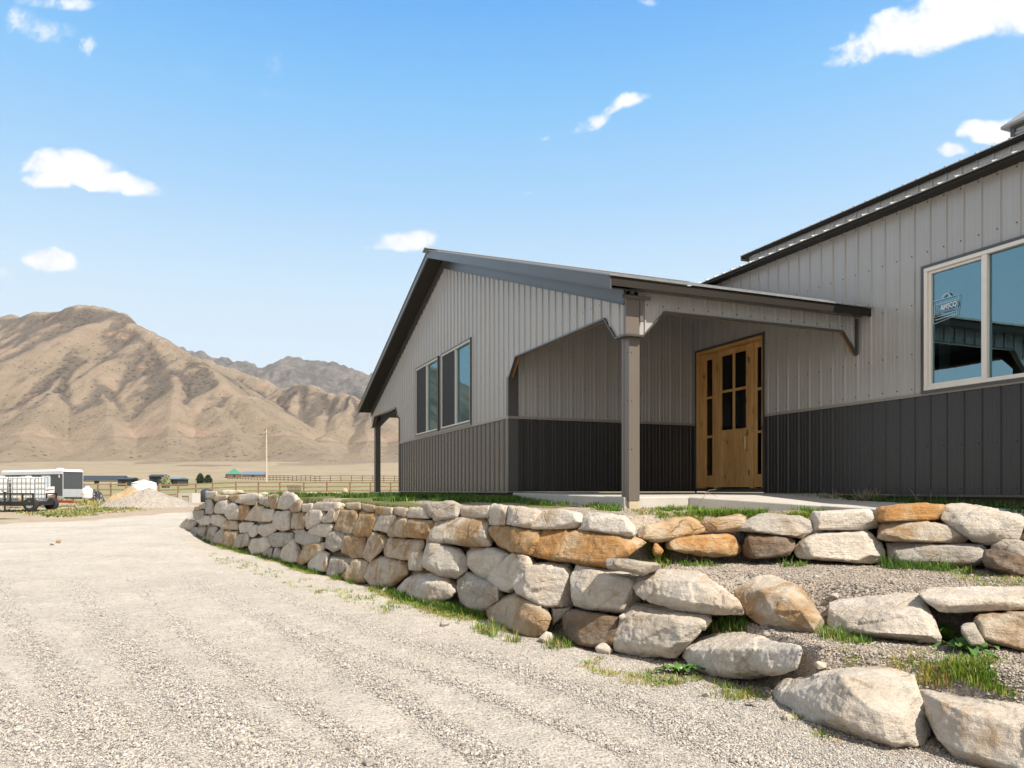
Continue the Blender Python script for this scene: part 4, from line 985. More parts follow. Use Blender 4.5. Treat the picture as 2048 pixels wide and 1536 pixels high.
# --- columns
def column(b, a, name='column', w=.155):
    mb = MB(); mb.box(b, b+w, a, a+w, -.135, 2.43, 0)
    mb.box(b-.006, b+.0, a+w-.04, a+w+.012, -.10, 2.43, 0)          # folded seam of the wrap
    c = part(mb, name, M_COLM); bevel(c, .006, 2)
    mb = MB(); mb.box(b+.012, b+w-.008, a+.008, a+w-.012, -.45, -.136, 0)
    part(mb, 'column_foot', simple('raw_post_foot', (.46,.40,.27), .8, var=.2), c)
    mb = MB()
    for z in (.5, 1.1, 1.7):
        mb = MB(); mb.box(b+.03, b+.042, a-.005, a-.0005, z, z+.012); part(mb, 'screw', M_SCREW, c)
        mb = MB(); mb.box(b-.005, b-.0005, a+.02, a+.032, z, z+.012); part(mb, 'screw', M_SCREW, c)
    return c
column(.07, -3.75); column(.07, SKL-.225)
column(3.6, SKL-.225)
# --- main eave fascia + roof, upper roof
EB = B0-.20
mb = MB(); mb.box(EB-.02, EB, END, .6, ME-.03, ME+.020); part(mb, 'eave_fascia', M_FASCIA)
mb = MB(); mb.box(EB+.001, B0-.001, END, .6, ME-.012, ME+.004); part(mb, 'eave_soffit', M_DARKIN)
def roof_b(a0, a1, b0, b1, z0, z1, name='roof', rh=.019):
    mbr = MB(); n = Vector((-(z1-z0), 0, (b1-b0))).normalized()
    if n.z < 0: n = -n
    pr = rib_profile(a0, a1, .0, major=rh)
    for (s, h), (s2, h2) in zip(pr[:-1], pr[1:]):
        q = [Vector((b0,s,z0))+n*h, Vector((b0,s2,z0))+n*h2, Vector((b1,s2,z1))+n*h2, Vector((b1,s,z1))+n*h]
        mbr.face(q, 0)
        r_ = [Vector((b0,s,z0))-n*.012, Vector((b0,s2,z0))-n*.012]; mbr.face([r_[0], r_[1], q[1], q[0]], 0)
    mbr.face([Vector((b0,a0,z0))-n*.012, Vector((b0,a1,z0))-n*.012, Vector((b1,a1,z1))-n*.012, Vector((b1,a0,z1))-n*.012], 0)
    return part(mbr, name, M_ROOF, normals=False)
UB = 5.0                               # plane of the upper wall
zl = lambda b: ME+.035 + .30*(b-EB)
roof_b(END, 1.2, EB-.05, UB+.02, zl(EB-.05), zl(UB+.02))
UE, UL = 4.515, .02
mb = MB(); rib_wall(mb, END, UL-.12, lambda s: zl(UB)-.05, lambda s: UE, lambda s, h, z: (UB-h, s, z), 0, PHM); part(mb, 'upper_siding', [M_WALL, M_SCREW], normals=False)
mb = MB(); mb.box(UB-.10, UB-.082, END, UL, UE+.002, UE+.040); mb.box(UB-.081, UB-.021, END, UL, UE-.006, UE+.006); part(mb, 'eave_fascia', M_FASCIA)
mb = MB(); mb.box(UB-.105, UB+3, UL+.001, UL+.02, UE-.045, UE+.055); part(mb, 'rake_fascia', M_TRIML)
zu = lambda b: UE+.052 + .30*(b-UB+.10)
RB = 10.5
roof_b(END, UL, UB-.125, RB, zu(UB-.125), zu(RB), rh=.013)
roof_b(END, UL, 16.3, RB, zu(UB-.2), zu(RB))
# side and back walls that close the volume
mb = MB()
mb.box(UB+.05, 16, UL-.15, UL-.12, .0, UE); mb.prism([(UB, UE), (16, UE), (RB, zu(RB)-.03)], lambda t: (t[0], UL-.15, t[1]), lambda t: (t[0], UL-.12, t[1]))
mb.prism([(B0, -.06), (16, -.06), (16, UE), (RB, zu(RB)-.03), (UB, UE), (UB, zl(UB)-.03), (B0, ME)], lambda t: (t[0], END, t[1]), lambda t: (t[0], END+.03, t[1]))
mb.box(15.9, 15.95, END, UL, -.06, UE)
mb.box(.05, B0+2.4, CL-.06, CL-.01, -.03, 2.46)
mb.box(B0+2.3, B0+2.4, .0, CL-.08, -.03, 3.6)
part(mb, 'side_wall', M_WALL)
# --- cupola on the ridge
cb, ca, cw, CZT = 9.0, -3.92, 1.40, 6.68
CU = MB(); CU.box(cb, cb+cw, ca, ca+cw, 5.2, CZT, 0); cup = part(CU, 'cupola', M_WALL)
mb = MB()
for k in range(7):
    z = CZT-.70+k*.092
    for q in ([(cb-.002, z), (cb-.035, z-.01), (cb-.035, z+.012), (cb-.002, z+.05)],):
        mb.prism(q, lambda t: (t[0], ca+.07, t[1]), lambda t: (t[0], ca+cw-.07, t[1]))
part(mb, 'louver', M_WALL, cup)
mb = MB(); mb.box(cb-.04, cb+.02, ca+cw-.068, ca+cw+.01, 5.5, CZT); mb.box(cb-.04, cb+.02, ca-.01, ca+.068, 5.5, CZT); mb.box(cb-.04, cb, ca+.069, ca+cw-.069, CZT-.045, CZT); part(mb, 'corner_post', M_BRONZE, cup)
mb = MB(); z0 = CZT; e = .13; c4 = [(cb-e, ca-e), (cb+cw+e, ca-e), (cb+cw+e, ca+cw+e), (cb-e, ca+cw+e)]; ap = (cb+cw/2, ca+cw/2, z0+.80)
for i in range(4):
    p, q = c4[i], c4[(i+1)%4]; mb.face([(*p, z0+.05), (*q, z0+.05), ap], 0); mb.face([(*p, z0), (*q, z0), (*q, z0+.05), (*p, z0+.05)], 0)
mb.face([(*p, z0) for p in c4], 0); part(mb, 'cupola_roof', M_ROOF, cup)
# --- windows
def slider(name, plane_b, a0, a1, z0, z1, mull, fw, screen=None, label=None, thin=.022):
    """sliding window in a wall facing -b; screen: 'left'|'right'|None in terms of the far (+a) half"""
    wn = MB()
    x0, x1 = plane_b-.045, plane_b+.05
    wn.box(x0, x1, a0, a1, z1-fw, z1); wn.box(x0, x1, a0, a1, z0, z0+fw)
    wn.box(x0+.002, x1, a0, a0+fw, z0+fw, z1-fw); wn.box(x0+.002, x1, a1-fw, a1, z0+fw, z1-fw)
    wn.box(x0+.006, x1-.01, mull-thin/2, mull+thin/2, z0+fw, z1-fw)
    o = part(wn, name, M_FRAME); bevel(o, .004, 1)
    if label: o['label'] = label
    # sash of the far half
    sh = MB(); s = fw*.62; y0, y1, q0, q1 = mull+thin/2+.001, a1-fw-.001, z0+fw+.001, z1-fw-.001; xa, xb = plane_b-.012, plane_b+.022
    sh.box(xa, xb, y0, y1, q1-s, q1); sh.box(xa, xb, y0, y1, q0, q0+s); sh.box(xa, xb, y0, y0+s*.6, q0+s, q1-s); sh.box(xa, xb, y1-s, y1, q0+s, q1-s)
    part(sh, 'sash', M_FRAME, o)
    g = MB(); g.face([(plane_b+.012, mull, z0+fw), (plane_b+.012, a0+fw, z0+fw), (plane_b+.012, a0+fw, z1-fw), (plane_b+.012, mull, z1-fw)]); part(g, 'glass_pane', M_GLASS, o, normals=False)
    g = MB(); g.face([(plane_b+.020, y1-s*.6, q0+s*.6), (plane_b+.020, y0, q0+s*.6), (plane_b+.020, y0, q1-s*.6), (plane_b+.020, y1-s*.6, q1-s*.6)]); part(g, 'glass_pane', M_GLASS, o, normals=False)
    if screen:
        g = MB(); g.box(plane_b-.026, plane_b-.016, y0+.005, y1-.004, q0+.006, q1-.006); part(g, 'insect_screen', M_SCREEN, o)
    # dark drip trim round the opening
    t_ = MB(); e = .035
    t_.box(plane_b-.05, plane_b-.004, a0-e, a1+e, z1+.001, z1+e); t_.box(plane_b-.05, plane_b-.004, a0-e, a0-.001, z0-e, z1); t_.box(plane_b-.05, plane_b-.004, a1+.001, a1+e, z0-e, z1)
    t_.box(plane_b-.05, plane_b-.004, a0, a1, z0-e, z0-.001)
    part(t_, 'window_trim', M_BRONZE, o)
    return o
slider('window', 0.0, W1[0]+.03, W1[1]-.03, WZ0, WZ1, (W1[0]+W1[1])/2, .027, True, 'gable window nearest the porch')
slider('window', 0.0, W2[0]+.03, W2[1]-.03, WZ0, WZ1, (W2[0]+W2[1])/2, .027, True, 'gable window nearest the far porch')
WIN = slider('window', B0, MW[0]+.02, MW[1]-.002, MWZ0+.012, MWZ1-.002, -5.69, .05, None, 'large almond framed window with a maker sticker', .065)
mb = MB(); mb.box(-.045, -.03, W1[0], W2[1], WZ0-.075, WZ0-.037); part(mb, 'window_sill_trim', M_TRIML)
# sticker on the glass of the big window
M_STICK = simple('white_sticker_ink', (.42,.52,.56), .6, var=.02)
M_STICK2 = simple('faded_sticker_ink', (.17,.26,.30), .6, var=.02)
def ptG(s, z): return Vector((B0-.006, s, z))
st = MB(); sc_ = -5.30
def quad_line(mbq, p, q, wd, m=0):
    d = Vector((q[0]-p[0], q[1]-p[1])); n = Vector((-d.y, d.x)).normalized()*wd/2
    mbq.face([ptG(p[0]+n.x, p[1]+n.y), ptG(q[0]+n.x, q[1]+n.y), ptG(q[0]-n.x, q[1]-n.y), ptG(p[0]-n.x, p[1]-n.y)], m)
zc = 2.245
# a runs leftwards in the picture: larger a = further left
OUT = [(-4.985, zc+.155), (-5.345, zc+.165), (-5.315, zc-.085), (-5.005, zc-.135)]
INN = [(-5.01, zc+.10), (-5.315, zc+.11), (-5.295, zc-.03), (-5.02, zc-.055)]
for L, wd in ((OUT, .006), (INN, .005)):
    for i in range(4): quad_line(st, L[i], L[(i+1)%4], wd)
for k in range(5): quad_line(st, (-5.035, zc+.075-k*.024), (-5.075, zc+.078-k*.024), .010, 1)
for k in range(11): quad_line(st, (-5.10-k*.018, zc-.002), (-5.112-k*.018, zc-.002), .022, 1)
for k in range(16): quad_line(st, (-5.03-k*.0165, zc-.088+k*.0012), (-5.042-k*.0165, zc-.087+k*.0012), .014, 0)
for (p, q) in (((-5.12, zc+.175), (-5.16, zc+.215)), ((-5.16, zc+.215), (-5.20, zc+.212)), ((-5.20, zc+.212), (-5.235, zc+.175))): quad_line(st, p, q, .018)
stk = part(st, 'sticker', [M_STICK, M_STICK2], WIN, normals=False)
tc = bpy.data.curves.new('sticker_text', 'FONT'); tc.body = 'AMSCO'; tc.size = .105; tc.offset = .003; tc.align_x = 'LEFT'
to = bpy.data.objects.new('sticker_lettering_tmp', tc); COL.objects.link(to)
bpy.context.view_layer.update()
dg = bpy.context.evaluated_depsgraph_get(); me = bpy.data.meshes.new_from_object(to.evaluated_get(dg)); bpy.data.objects.remove(to)
for v_ in me.vertices:
    x_, y_ = v_.co.x, v_.co.y
    v_.co = Vector((B0-.008, -5.098-x_*.62, zc+.020+y_*.85+x_*.03-ZB))
me.materials.clear(); me.materials.append(simple('sticker_white', (.62,.70,.72), .6, var=.02))
lo_ = bpy.data.objects.new('sticker_lettering', me); COL.objects.link(lo_); lo_.parent = WIN
# --- room behind the windows: curtain, ceiling lamp
mb = MB(); n = 30
for k in range(n):
    s0, s1 = -4.95-k*.0045, -4.95-(k+1)*.0045
    mb.face([(B0+.16+.02*math.sin(k*1.3), s0, 1.27), (B0+.16+.02*math.sin((k+1)*1.3), s1, 1.27), (B0+.16+.02*math.sin((k+1)*1.3), s1, 2.8), (B0+.16+.02*math.sin(k*1.3), s0, 2.8)])
part(mb, 'curtain', simple('white_curtain', (.75,.76,.74), .9), WIN, normals=False)
mb = MB(); mb.box(B0+3.0, B0+3.2, -9.6, -8.6, 3.05, 3.10)
t = NT('lamp_diffuser'); t.pbsdf((.8,.8,.8), .5, emit=(1.0,.98,.95), estr=2.5); part(mb, 'ceiling_lamp', t.mat)
mb = MB(); mb.box(B0+.02, 15, END+.1, -.3, 3.12, 3.16); mb.box(B0+.02, 15, END+.1, -.3, -.04, 0); mb.box(B0+6, B0+6.1, END+.1, -.3, 0, 3.1)
part(mb, 'room_lining', simple('room_drywall', (.22,.23,.22), .9))
mb = MB(); mb.box(2.2, 2.3, .2, CL-.2, 0, 2.9); part(mb, 'room_lining', simple('room_dark', (.08,.08,.08), .9))
# --- entry door with sidelights, recessed
PB = B0+.15
fr = MB()
fr.box(B0-.012, PB+.06, DO1-.045, DO1, .03, DZ-.02); fr.box(B0-.012, PB+.06, DO0, DO0+.045, .03, DZ-.02); fr.box(B0-.012, PB+.06, DO0+.046, DO1-.046, DZ-.065, DZ-.02)
P1, P2 = -.455, -1.435                    # mullion posts
for c_ in (P1, P2): fr.box(PB-.035, PB+.06, c_-.047, c_+.047, .03, DZ-.066)
ent = part(fr, 'door_frame', M_WOOD); bevel(ent, .005, 2)
mb = MB(); mb.box(B0-.03, B0-.012, DO0-.03, DO0+.001, -.03, DZ+.015); mb.box(B0-.03, B0-.012, DO0+.002, DO1-.002, DZ-.02, DZ+.015); mb.box(B0-.03, B0-.012, DO1-.001, DO1+.02, -.03, DZ+.015)
mb.box(B0-.03, PB+.05, DO0, DO1, -.0, .028)
part(mb, 'threshold_trim', M_BRONZE)
def leaf(name, a0, a1, z0, z1, st_w, rails, muntin=None, rec=0.0):
    mbl = MB(); x0, x1 = PB-.022+rec, PB+.022+rec
    mbl.box(x0, x1, a0, a0+st_w, z0, z1); mbl.box(x0, x1, a1-st_w, a1, z0, z1)
    for (r0, r1) in rails: mbl.box(x0+.001, x1-.001, a0+st_w, a1-st_w, r0, r1)
    if muntin: mbl.box(x0+.004, x1-.004, (a0+a1)/2-muntin[2]/2, (a0+a1)/2+muntin[2]/2, muntin[0], muntin[1])
    o = part(mbl, name, M_WOOD); bevel(o, .004, 2); return o
d0, d1 = P2+.053, P1-.053; zb, zt = .05, DZ-.07
mid = 1.785
dl = leaf('door', d0, d1, zb, zt, .105, [(zt-.10, zt), (mid-.024, mid+.024), (.885, 1.084), (zb, .26)], (1.084, zt-.10, .056))
mb = MB(); mb.box(PB-.006, PB+.012, d0+.10, d1-.10, .25, .89); part(mb, 'lower_panel', M_WOOD, dl)
def panes(o, a0, a1, cells):
    for (z0, z1, q0, q1) in cells:
        g = MB(); g.face([(PB, q1, z0), (PB, q0, z0), (PB, q0, z1), (PB, q1, z1)]); part(g, 'glass_pane', M_DGLASS, o, normals=False)
mc = (d0+d1)/2
panes(dl, d0, d1, [(1.084, mid-.022, d0+.10, mc), (1.084, mid-.022, mc, d1-.10), (mid+.022, zt-.10, d0+.10, mc), (mid+.022, zt-.10, mc, d1-.10)])
h = MB(); ha = d0+.055; hb = PB-.022
h.tube([(hb-.01, ha, .98), (hb-.045, ha, .97), (hb-.055, ha, .93), (hb-.055, ha, .72), (hb-.045, ha, .69), (hb-.01, ha, .68)], .011, 8)
h.box(hb-.012, hb-.001, ha-.026, ha+.026, .95, 1.04); h.lathe([(0,0),(.026,0),(.026,.012),(0,.02)], (0,0,0), 12, 0, Matrix.Translation((hb-.001, ha, 1.12)) @ Matrix.Rotation(R(-90), 4, 'Y'))
part(h, 'handle', simple('brass_handle', (.55,.47,.33), .3, .9), dl)
mb = MB()
for z in (.25, 2.2): mb.box(PB-.03, PB-.02, d0+.012, d0+.03, z, z+.1)
part(mb, 'hinge', M_SCREW, dl)
for a0, a1 in ((P1+.05, DO1-.047), (DO0+.047, P2-.05)):
    sl_ = leaf('sidelight', a0, a1, zb, zt, .07, [(zt-.10, zt), (zb, .27), (1.70, 1.745), (.97, 1.015)], None, .01)
    panes(sl_, a0, a1, [(.27, .97, a0+.066, a1-.066), (1.015, 1.70, a0+.066, a1-.066), (1.745, zt-.1, a0+.066, a1-.066)])
mb = MB(); mb.box(PB+.35, PB+.4, DO0-.5, DO1+.5, 0, 3.0); part(mb, 'door_curtain', simple('dark_drape', (.06,.06,.06), .9), ent)
# --- porch slab and walk
conc = NT('concrete'); co = conc.co('Object')
cc_ = conc.ramp(conc.noise(co, 3, 6, .6), [(.3, (.40,.38,.35)), (.7, (.50,.48,.45))]); cc_ = conc.mix(conc.ramp(conc.noise(co, 45, 5, .7), [(.35, .35), (.6, 0)]), cc_, (.30,.285,.26))
conc.pbsdf(cc_, .85, 0, .3, conc.bump(conc.noise(co, 60, 5, .7), .25, .006)); M_CONC = conc.mat
Rz = Matrix.Translation((-.05, 12.71, CZ)) @ Matrix.Rotation(ANG, 4, 'Z')
def slab(name, top, depth):
    mb = MB(); b_ = [(x, y, z-depth) for x, y, z in top]; n = len(top)
    mb.face(top); mb.face(b_[::-1])
    for i in range(n): mb.face([top[i], top[(i+1)%n], b_[(i+1)%n], b_[i]])
    o = mb.build(name, M_CONC); o.matrix_world = Rz; bevel(o, .018, 3); o['kind'] = 'structure'; return o
slab('porch_slab', [(.03, -.08, -.045), (.03, -3.70, -.088), (.98, -3.70, -.084), (2.6, -3.70, -.078), (B0-.04, -3.3, -.05), (B0-.04, -.04, -.045)], .5)
def loc_of(px, D, z): 
    p = Rz.inverted() @ Vector(((px-CX)/F*D, D, CZ+z)); return (p.x, p.y, z)
slab('concrete_path', [(.985, -3.705, -.084), loc_of(1640, 8.75, -.178), loc_of(1755, 8.05, -.205), loc_of(1900, 7.55, -.235), loc_of(2048, 7.15, -.265), loc_of(2300, 6.6, -.30),
      loc_of(2300, 7.3, -.235), loc_of(2038, 7.75, -.20), loc_of(1848, 8.7, -.160), loc_of(1700, 9.75, -.131), loc_of(1580, 10.9, -.10), (B0-.05, -3.25, -.06), (2.6, -3.705, -.080)], .4)
mb = MB(); mb.box(-.03, 6.0, CL+.05, SKL+.1, -.4, -.06); o = mb.build('porch_slab', M_CONC); o.matrix_world = Rz; o['kind'] = 'structure'
# ------------------------------------------------------------------ hills
def seg_ridge(X, Y, pts, slope, wob, seed):
    """height of a ridge polyline falling off on both sides; pts are (px, py, D)"""
    best = np.full(X.shape, -1e9)
    q = [((p[0]-CX)/F*p[2], p[2], -(p[1]-YH)/F*p[2]) for p in pts]
    for (ax, ay, az), (bx, by, bz) in zip(q[:-1], q[1:]):
        vx, vy = bx-ax, by-ay; L = vx*vx+vy*vy
        t = np.clip(((X-ax)*vx+(Y-ay)*vy)/L, 0, 1)
        d = np.hypot(X-ax-t*vx, Y-ay-t*vy)
        best = np.maximum(best, az+t*(bz-az) - slope*np.maximum(d-6, 0)*(1-.18*np.exp(-d/90)))
    return best
def smax(a, b, k):
    h = np.clip(.5+.5*(a-b)/k, 0, 1); return b+(a-b)*h + k*h*(1-h)
SPURS = [
 ([(120,618,2090),(178,607,2010),(212,608,1985),(240,622,1940)], .80),
 ([(-900,880,1500),(-620,800,2100),(-420,745,2450),(-200,668,2350),(-100,648,2300),(0,632,2250),(60,626,2180),(130,619,2100),(195,610,2020)], .62),
 ([(195,610,2020),(232,624,1930),(300,662,1780),(372,703,1640),(455,762,1450),(540,836,1250),(600,896,1080),(640,925,960)], .60),
 ([(195,612,2010),(175,655,1880),(150,700,1730),(110,770,1480),(62,850,1230),(20,908,1040)], .66),
 ([(195,614,2000),(205,690,1780),(205,760,1540),(222,845,1260),(232,905,1060)], .70),
 ([(240,632,1900),(290,690,1700),(345,752,1500),(352,800,1350),(338,860,1170),(330,912,1020)], .72),
 ([(400,722,1580),(430,790,1400),(448,850,1190),(470,905,1040)], .74),
 ([(60,628,2170),(10,700,1900),(-40,790,1560),(-70,880,1200)], .66),
 ([(-100,650,2290),(-150,740,1880),(-200,830,1480),(-240,900,1150)], .66),
 ([(-420,745,2440),(-400,800,1900),(-380,870,1400)], .62),
 ([(350,700,2500),(430,722,2350),(490,746,2200),(560,770,2050),(606,764,1950),(652,776,1850),(702,780,1750),(745,822,1560),(800,872,1330),(850,912,1120)], .62),
 ([(702,781,1750),(682,822,1560),(655,868,1360),(640,908,1160)], .78),
 ([(606,765,1950),(590,800,1780),(560,850,1500)], .72),
 ([(652,777,1850),(640,820,1640),(622,870,1380)], .78),
 ([(745,822,1560),(735,870,1350),(728,910,1150)], .76),
 ([(800,790,2000),(900,840,1700),(1000,900,1400)], .6),
]
def hill_grid(th0, th1, dth, r0, r1, nr):
    th = np.radians(np.arange(th0, th1, dth)); rr = np.geomspace(r0, r1, nr)
    TH, RR = np.meshgrid(th, rr, indexing='ij'); return RR*np.sin(TH), RR*np.cos(TH)
HX, HY = hill_grid(-66, 14, .085, 640, 3000, 330)
wx_ = (fbm(HX/130, HY/130, 4, 91)-.5)*48; wy_ = (fbm(HX/130, HY/130, 4, 92)-.5)*48
H = np.full(HX.shape, -60.0)
B1 = np.full(HX.shape, -1e9); B2 = np.full(HX.shape, -1e9)
for pts, sl_ in SPURS:
    hk = seg_ridge(HX+wx_*.8, HY+wy_*.8, pts, sl_, 0, 0)
    B2 = np.maximum(B2, np.minimum(B1, hk)); B1 = np.maximum(B1, hk)
    H = smax(H, hk, 5)
dist_h = np.hypot(HX, HY)
plain = zfar(np.maximum(HY, 400)) + (fbm(HX*.004, HY*.004, 4, 95)-.5)*8
up = sstep(20, 160, H-plain)
valley0 = np.exp(-np.maximum(B1-B2, 0)/10)*sstep(-40, 30, B2)
# gullies: ridged noise stretched down the slope (roughly towards the viewer)
rid = 1-np.abs(2*fbm((HX+wx_)/105, HY/420, 4, 96, .5)-1)
H = H - (rid**4)*15*up - valley0*7*up + (fbm(HX/38, HY/60, 4, 97)-.5)*6*up + (fbm(HX/11, HY/13, 3, 98)-.5)*2.2*up
H = smax(H, plain - .12*np.clip(RNG.uniform(0,0,1),0,0), 32)
H = np.where(dist_h < 700, plain*sstep(640, 700, dist_h)+zfar(HY)*(1-sstep(640, 700, dist_h)) - 2.0*(dist_h < 650), H)
# gully measure: concavity of the blurred surface
def blur(a, n):
    for _ in range(n):
        p = np.pad(a, 1, mode='edge'); a = (p[:-2,1:-1]+p[2:,1:-1]+p[1:-1,:-2]+p[1:-1,2:]+2*a)/6
    return a
conc_ = blur(H, 26)-blur(H, 3); vwid = 7+9*fbm(HX/90, HY/90, 3, 61)
valley = np.exp(-np.maximum(B1-B2, 0)/vwid)*up*sstep(-40, 30, B2)
gul = np.clip(conc_/6 + 1.25*valley, -1, 1.8)*up
Hs = blur(H, 4)
eT = np.stack([np.gradient(HX, axis=0), np.gradient(HY, axis=0), np.gradient(Hs, axis=0)], -1); eR = np.stack([np.gradient(HX, axis=1), np.gradient(HY, axis=1), np.gradient(Hs, axis=1)], -1)
nn = np.cross(eT, eR); nn *= np.sign(nn[..., 2:3]); nn /= np.linalg.norm(nn, axis=-1, keepdims=True)
north = np.clip(-nn[..., 0]*1.6 + .1, 0, 1)*up
nT, nR = HX.shape; idx = np.arange(nT*nR).reshape(nT, nR)
quads = np.stack([idx[:-1,:-1], idx[:-1,1:], idx[1:,1:], idx[1:,:-1]], -1).reshape(-1, 4)

def hill_mat(name, grassA, grassB, shrub, rockc, dense):
    t = NT(name); co = t.n('ShaderNodeNewGeometry').outputs['Position']
    gl = t.attr('gully'); sep = t.n('ShaderNodeSeparateXYZ'); t.l(co, sep.inputs[0])
    nz = t.noise(co, .006, 6, .6); n2 = t.noise(co, .03, 6, .65); n3 = t.noise(t.map(co, scale=(1,1,.5)), .12, 4, .7)
    c = t.mix(t.ramp(nz, [(.35, 0), (.65, 1)]), grassA, grassB)
    c = t.mix(1.0, c, t.ramp(n2, [(.3, .84), (.7, 1.10)]), 'MULTIPLY')
    # brush in the gullies and as speckles
    s = t.math('ADD', t.math('MULTIPLY', gl, .40), t.math('MULTIPLY', t.math('SUBTRACT', n2, .5), .9))
    s = t.math('ADD', s, t.math('MULTIPLY', t.attr('north'), .34))
    s = t.math('ADD', s, t.math('MULTIPLY', t.math('SUBTRACT', nz, .5), .5))
    s = t.math('ADD', s, t.math('MULTIPLY', t.ramp(t.math('DIVIDE', sep.outputs[2], 520), [(.62, 0), (.9, 1)]), .18))
    c = t.mix(t.ramp(s, [(.17, 0), (.36, dense)]), c, shrub)
    sp2 = t.ramp(t.math('ADD', t.vor(co, .21), t.math('MULTIPLY', t.math('SUBTRACT', .45, s), .55)), [(.14, .8), (.24, 0)])
    c = t.mix(sp2, c, tuple(k*.7 for k in shrub))
    sp = t.vor(co, .085); spm = t.ramp(t.math('ADD', sp, t.math('MULTIPLY', t.math('SUBTRACT', .5, t.math('ADD', nz, t.math('MULTIPLY', gl, .2))), .8)), [(.13, .85), (.2, 0)])
    c = t.mix(spm, c, tuple(k*.62 for k in shrub))
    # pale outcrops on the ridges, red soil near the old shoreline bench
    ro = t.math('MULTIPLY', t.ramp(t.math('MULTIPLY', gl, -1.0), [(.10, 0), (.35, 1)]), t.ramp(n3, [(.52, 0), (.62, .7)]))
    c = t.mix(ro, c, rockc)
    z = t.math('ADD', sep.outputs[2], t.math('MULTIPLY', t.math('SUBTRACT', nz, .5), 14))
    band = t.math('MULTIPLY', t.ramp(t.math('DIVIDE', z, 200), [(.425, 0), (.44, 1), (.50, .75), (.58, 0)]), t.ramp(t.noise(co, .011, 3), [(.45, 0), (.58, .5)]))
    c = t.mix(band, c, (.36,.255,.19))
    z2 = t.math('ADD', sep.outputs[2], t.math('MULTIPLY', t.math('SUBTRACT', t.noise(co, .004, 2), .5), 10))
    line = t.ramp(t.math('DIVIDE', z2, 200), [(.408, 0), (.416, .55), (.424, 0)])
    c = t.mix(line, c, (.16,.125,.09))
    red = t.math('MULTIPLY', t.ramp(t.noise(co, .012, 4), [(.62, 0), (.70, .5)]), t.ramp(t.math('DIVIDE', sep.outputs[2], 500), [(.25, 0), (.4, 1)]))
    c = t.mix(red, c, (.40,.245,.17))
    t.pbsdf(c, .95, 0, .1, t.bump(t.math('ADD', n3, n2), .6, 6.0)); return t.mat
M_HILL = hill_mat('dry_grass_slope', (.252,.197,.148), (.203,.167,.118), (.098,.083,.070), (.34,.305,.27), .80)
o = np_mesh('hills', np.stack([HX, HY, H+CZ], -1).reshape(-1,3), quads, M_HILL, smooth=True, attrs={'gully': gul.reshape(-1), 'north': north.reshape(-1)}); o['kind'] = 'structure'

FX, FY = hill_grid(-66, 40, .12, 3000, 6200, 150)
H2 = np.full(FX.shape, -60.0)
for pts, sl_ in [([(-1500,850,5200),(-600,800,5000),(0,760,4900),(250,730,4800),(372,699,4600),(432,709,4400),(470,722,4300),(512,728,4250),(556,718,4200),(595,710,4150),(640,721,4100),(690,733,4050),(750,741,4000),(850,762,3900),(1000,800,3900),(1400,850,4000),(2200,900,4300)], .5),
                 ([(595,711,4150),(580,745,3800),(560,790,3400)], .6), ([(690,733,4050),(700,770,3700),(715,800,3350)], .6), ([(470,722,4300),(480,760,3900),(500,800,3400)], .6), ([(750,741,4000),(790,790,3500)], .6)]:
    H2 = smax(H2, seg_ridge(FX+(fbm(FX/260,FY/260,4,71)-.5)*200, FY, pts, sl_, 0, 0), 15)
upf = sstep(0, 300, H2)
H2 = H2 - (1-np.abs(2*fbm(FX/170, FY/500, 4, 73)-1))**2*40*upf + 14*upf + (fbm(FX/60, FY/60, 5, 74)-.5)*52*upf + (fbm(FX/14, FY/30, 3, 75)-.5)*16*upf
H2 = np.maximum(H2, 20)
nT, nR = FX.shape; idx = np.arange(nT*nR).reshape(nT, nR)
quads2 = np.stack([idx[:-1,:-1], idx[:-1,1:], idx[1:,1:], idx[1:,:-1]], -1).reshape(-1, 4)
t = NT('wooded_ridge'); co = t.n('ShaderNodeNewGeometry').outputs['Position']
n1_ = t.noise(co, .006, 6, .65); n2_ = t.noise(co, .03, 5, .7)
c = t.ramp(t.math('ADD', t.math('MULTIPLY', n1_, .5), t.math('MULTIPLY', n2_, .5)), [(.36, (.055,.060,.058)), (.50, (.125,.115,.105)), (.64, (.20,.18,.165))])
t.pbsdf(c, .95, 0, .1, t.bump(n2_, .7, 12)); 
o = np_mesh('mountain', np.stack([FX, FY, H2+CZ], -1).reshape(-1,3), quads2, t.mat, smooth=True); o['kind'] = 'structure'
# ------------------------------------------------------------------ grass, weeds, leafy plants
t = NT('grass_blade'); tc = t.attr('col', 'Color')
pb = t.n('ShaderNodeBsdfPrincipled'); t.l(tc, pb.inputs['Base Color']); pb.inputs['Roughness'].default_value = .6; pb.inputs['Specular IOR Level'].default_value = .3
tl = t.n('ShaderNodeBsdfTranslucent'); t.l(t.mix(1.0, tc, (1.25,1.3,.7), 'MULTIPLY'), tl.inputs['Color'])
mx = t.n('ShaderNodeMixShader'); mx.inputs[0].default_value = .35; t.l(pb.outputs[0], mx.inputs[1]); t.l(tl.outputs[0], mx.inputs[2]); t.l(mx.outputs[0], t.out.inputs['Surface'])
M_GRASS = t.mat
GREEN = [(.075,.150,.022), (.105,.185,.03), (.055,.115,.02), (.15,.20,.04)]
YELL = [(.27,.29,.05), (.21,.27,.045), (.32,.27,.09), (.36,.25,.12), (.13,.19,.035)]
DEEP = [(.035,.085,.018), (.05,.11,.02), (.03,.07,.018), (.075,.13,.03)]
DRY = [(.38,.30,.16), (.30,.24,.12), (.18,.20,.06), (.12,.16,.04)]
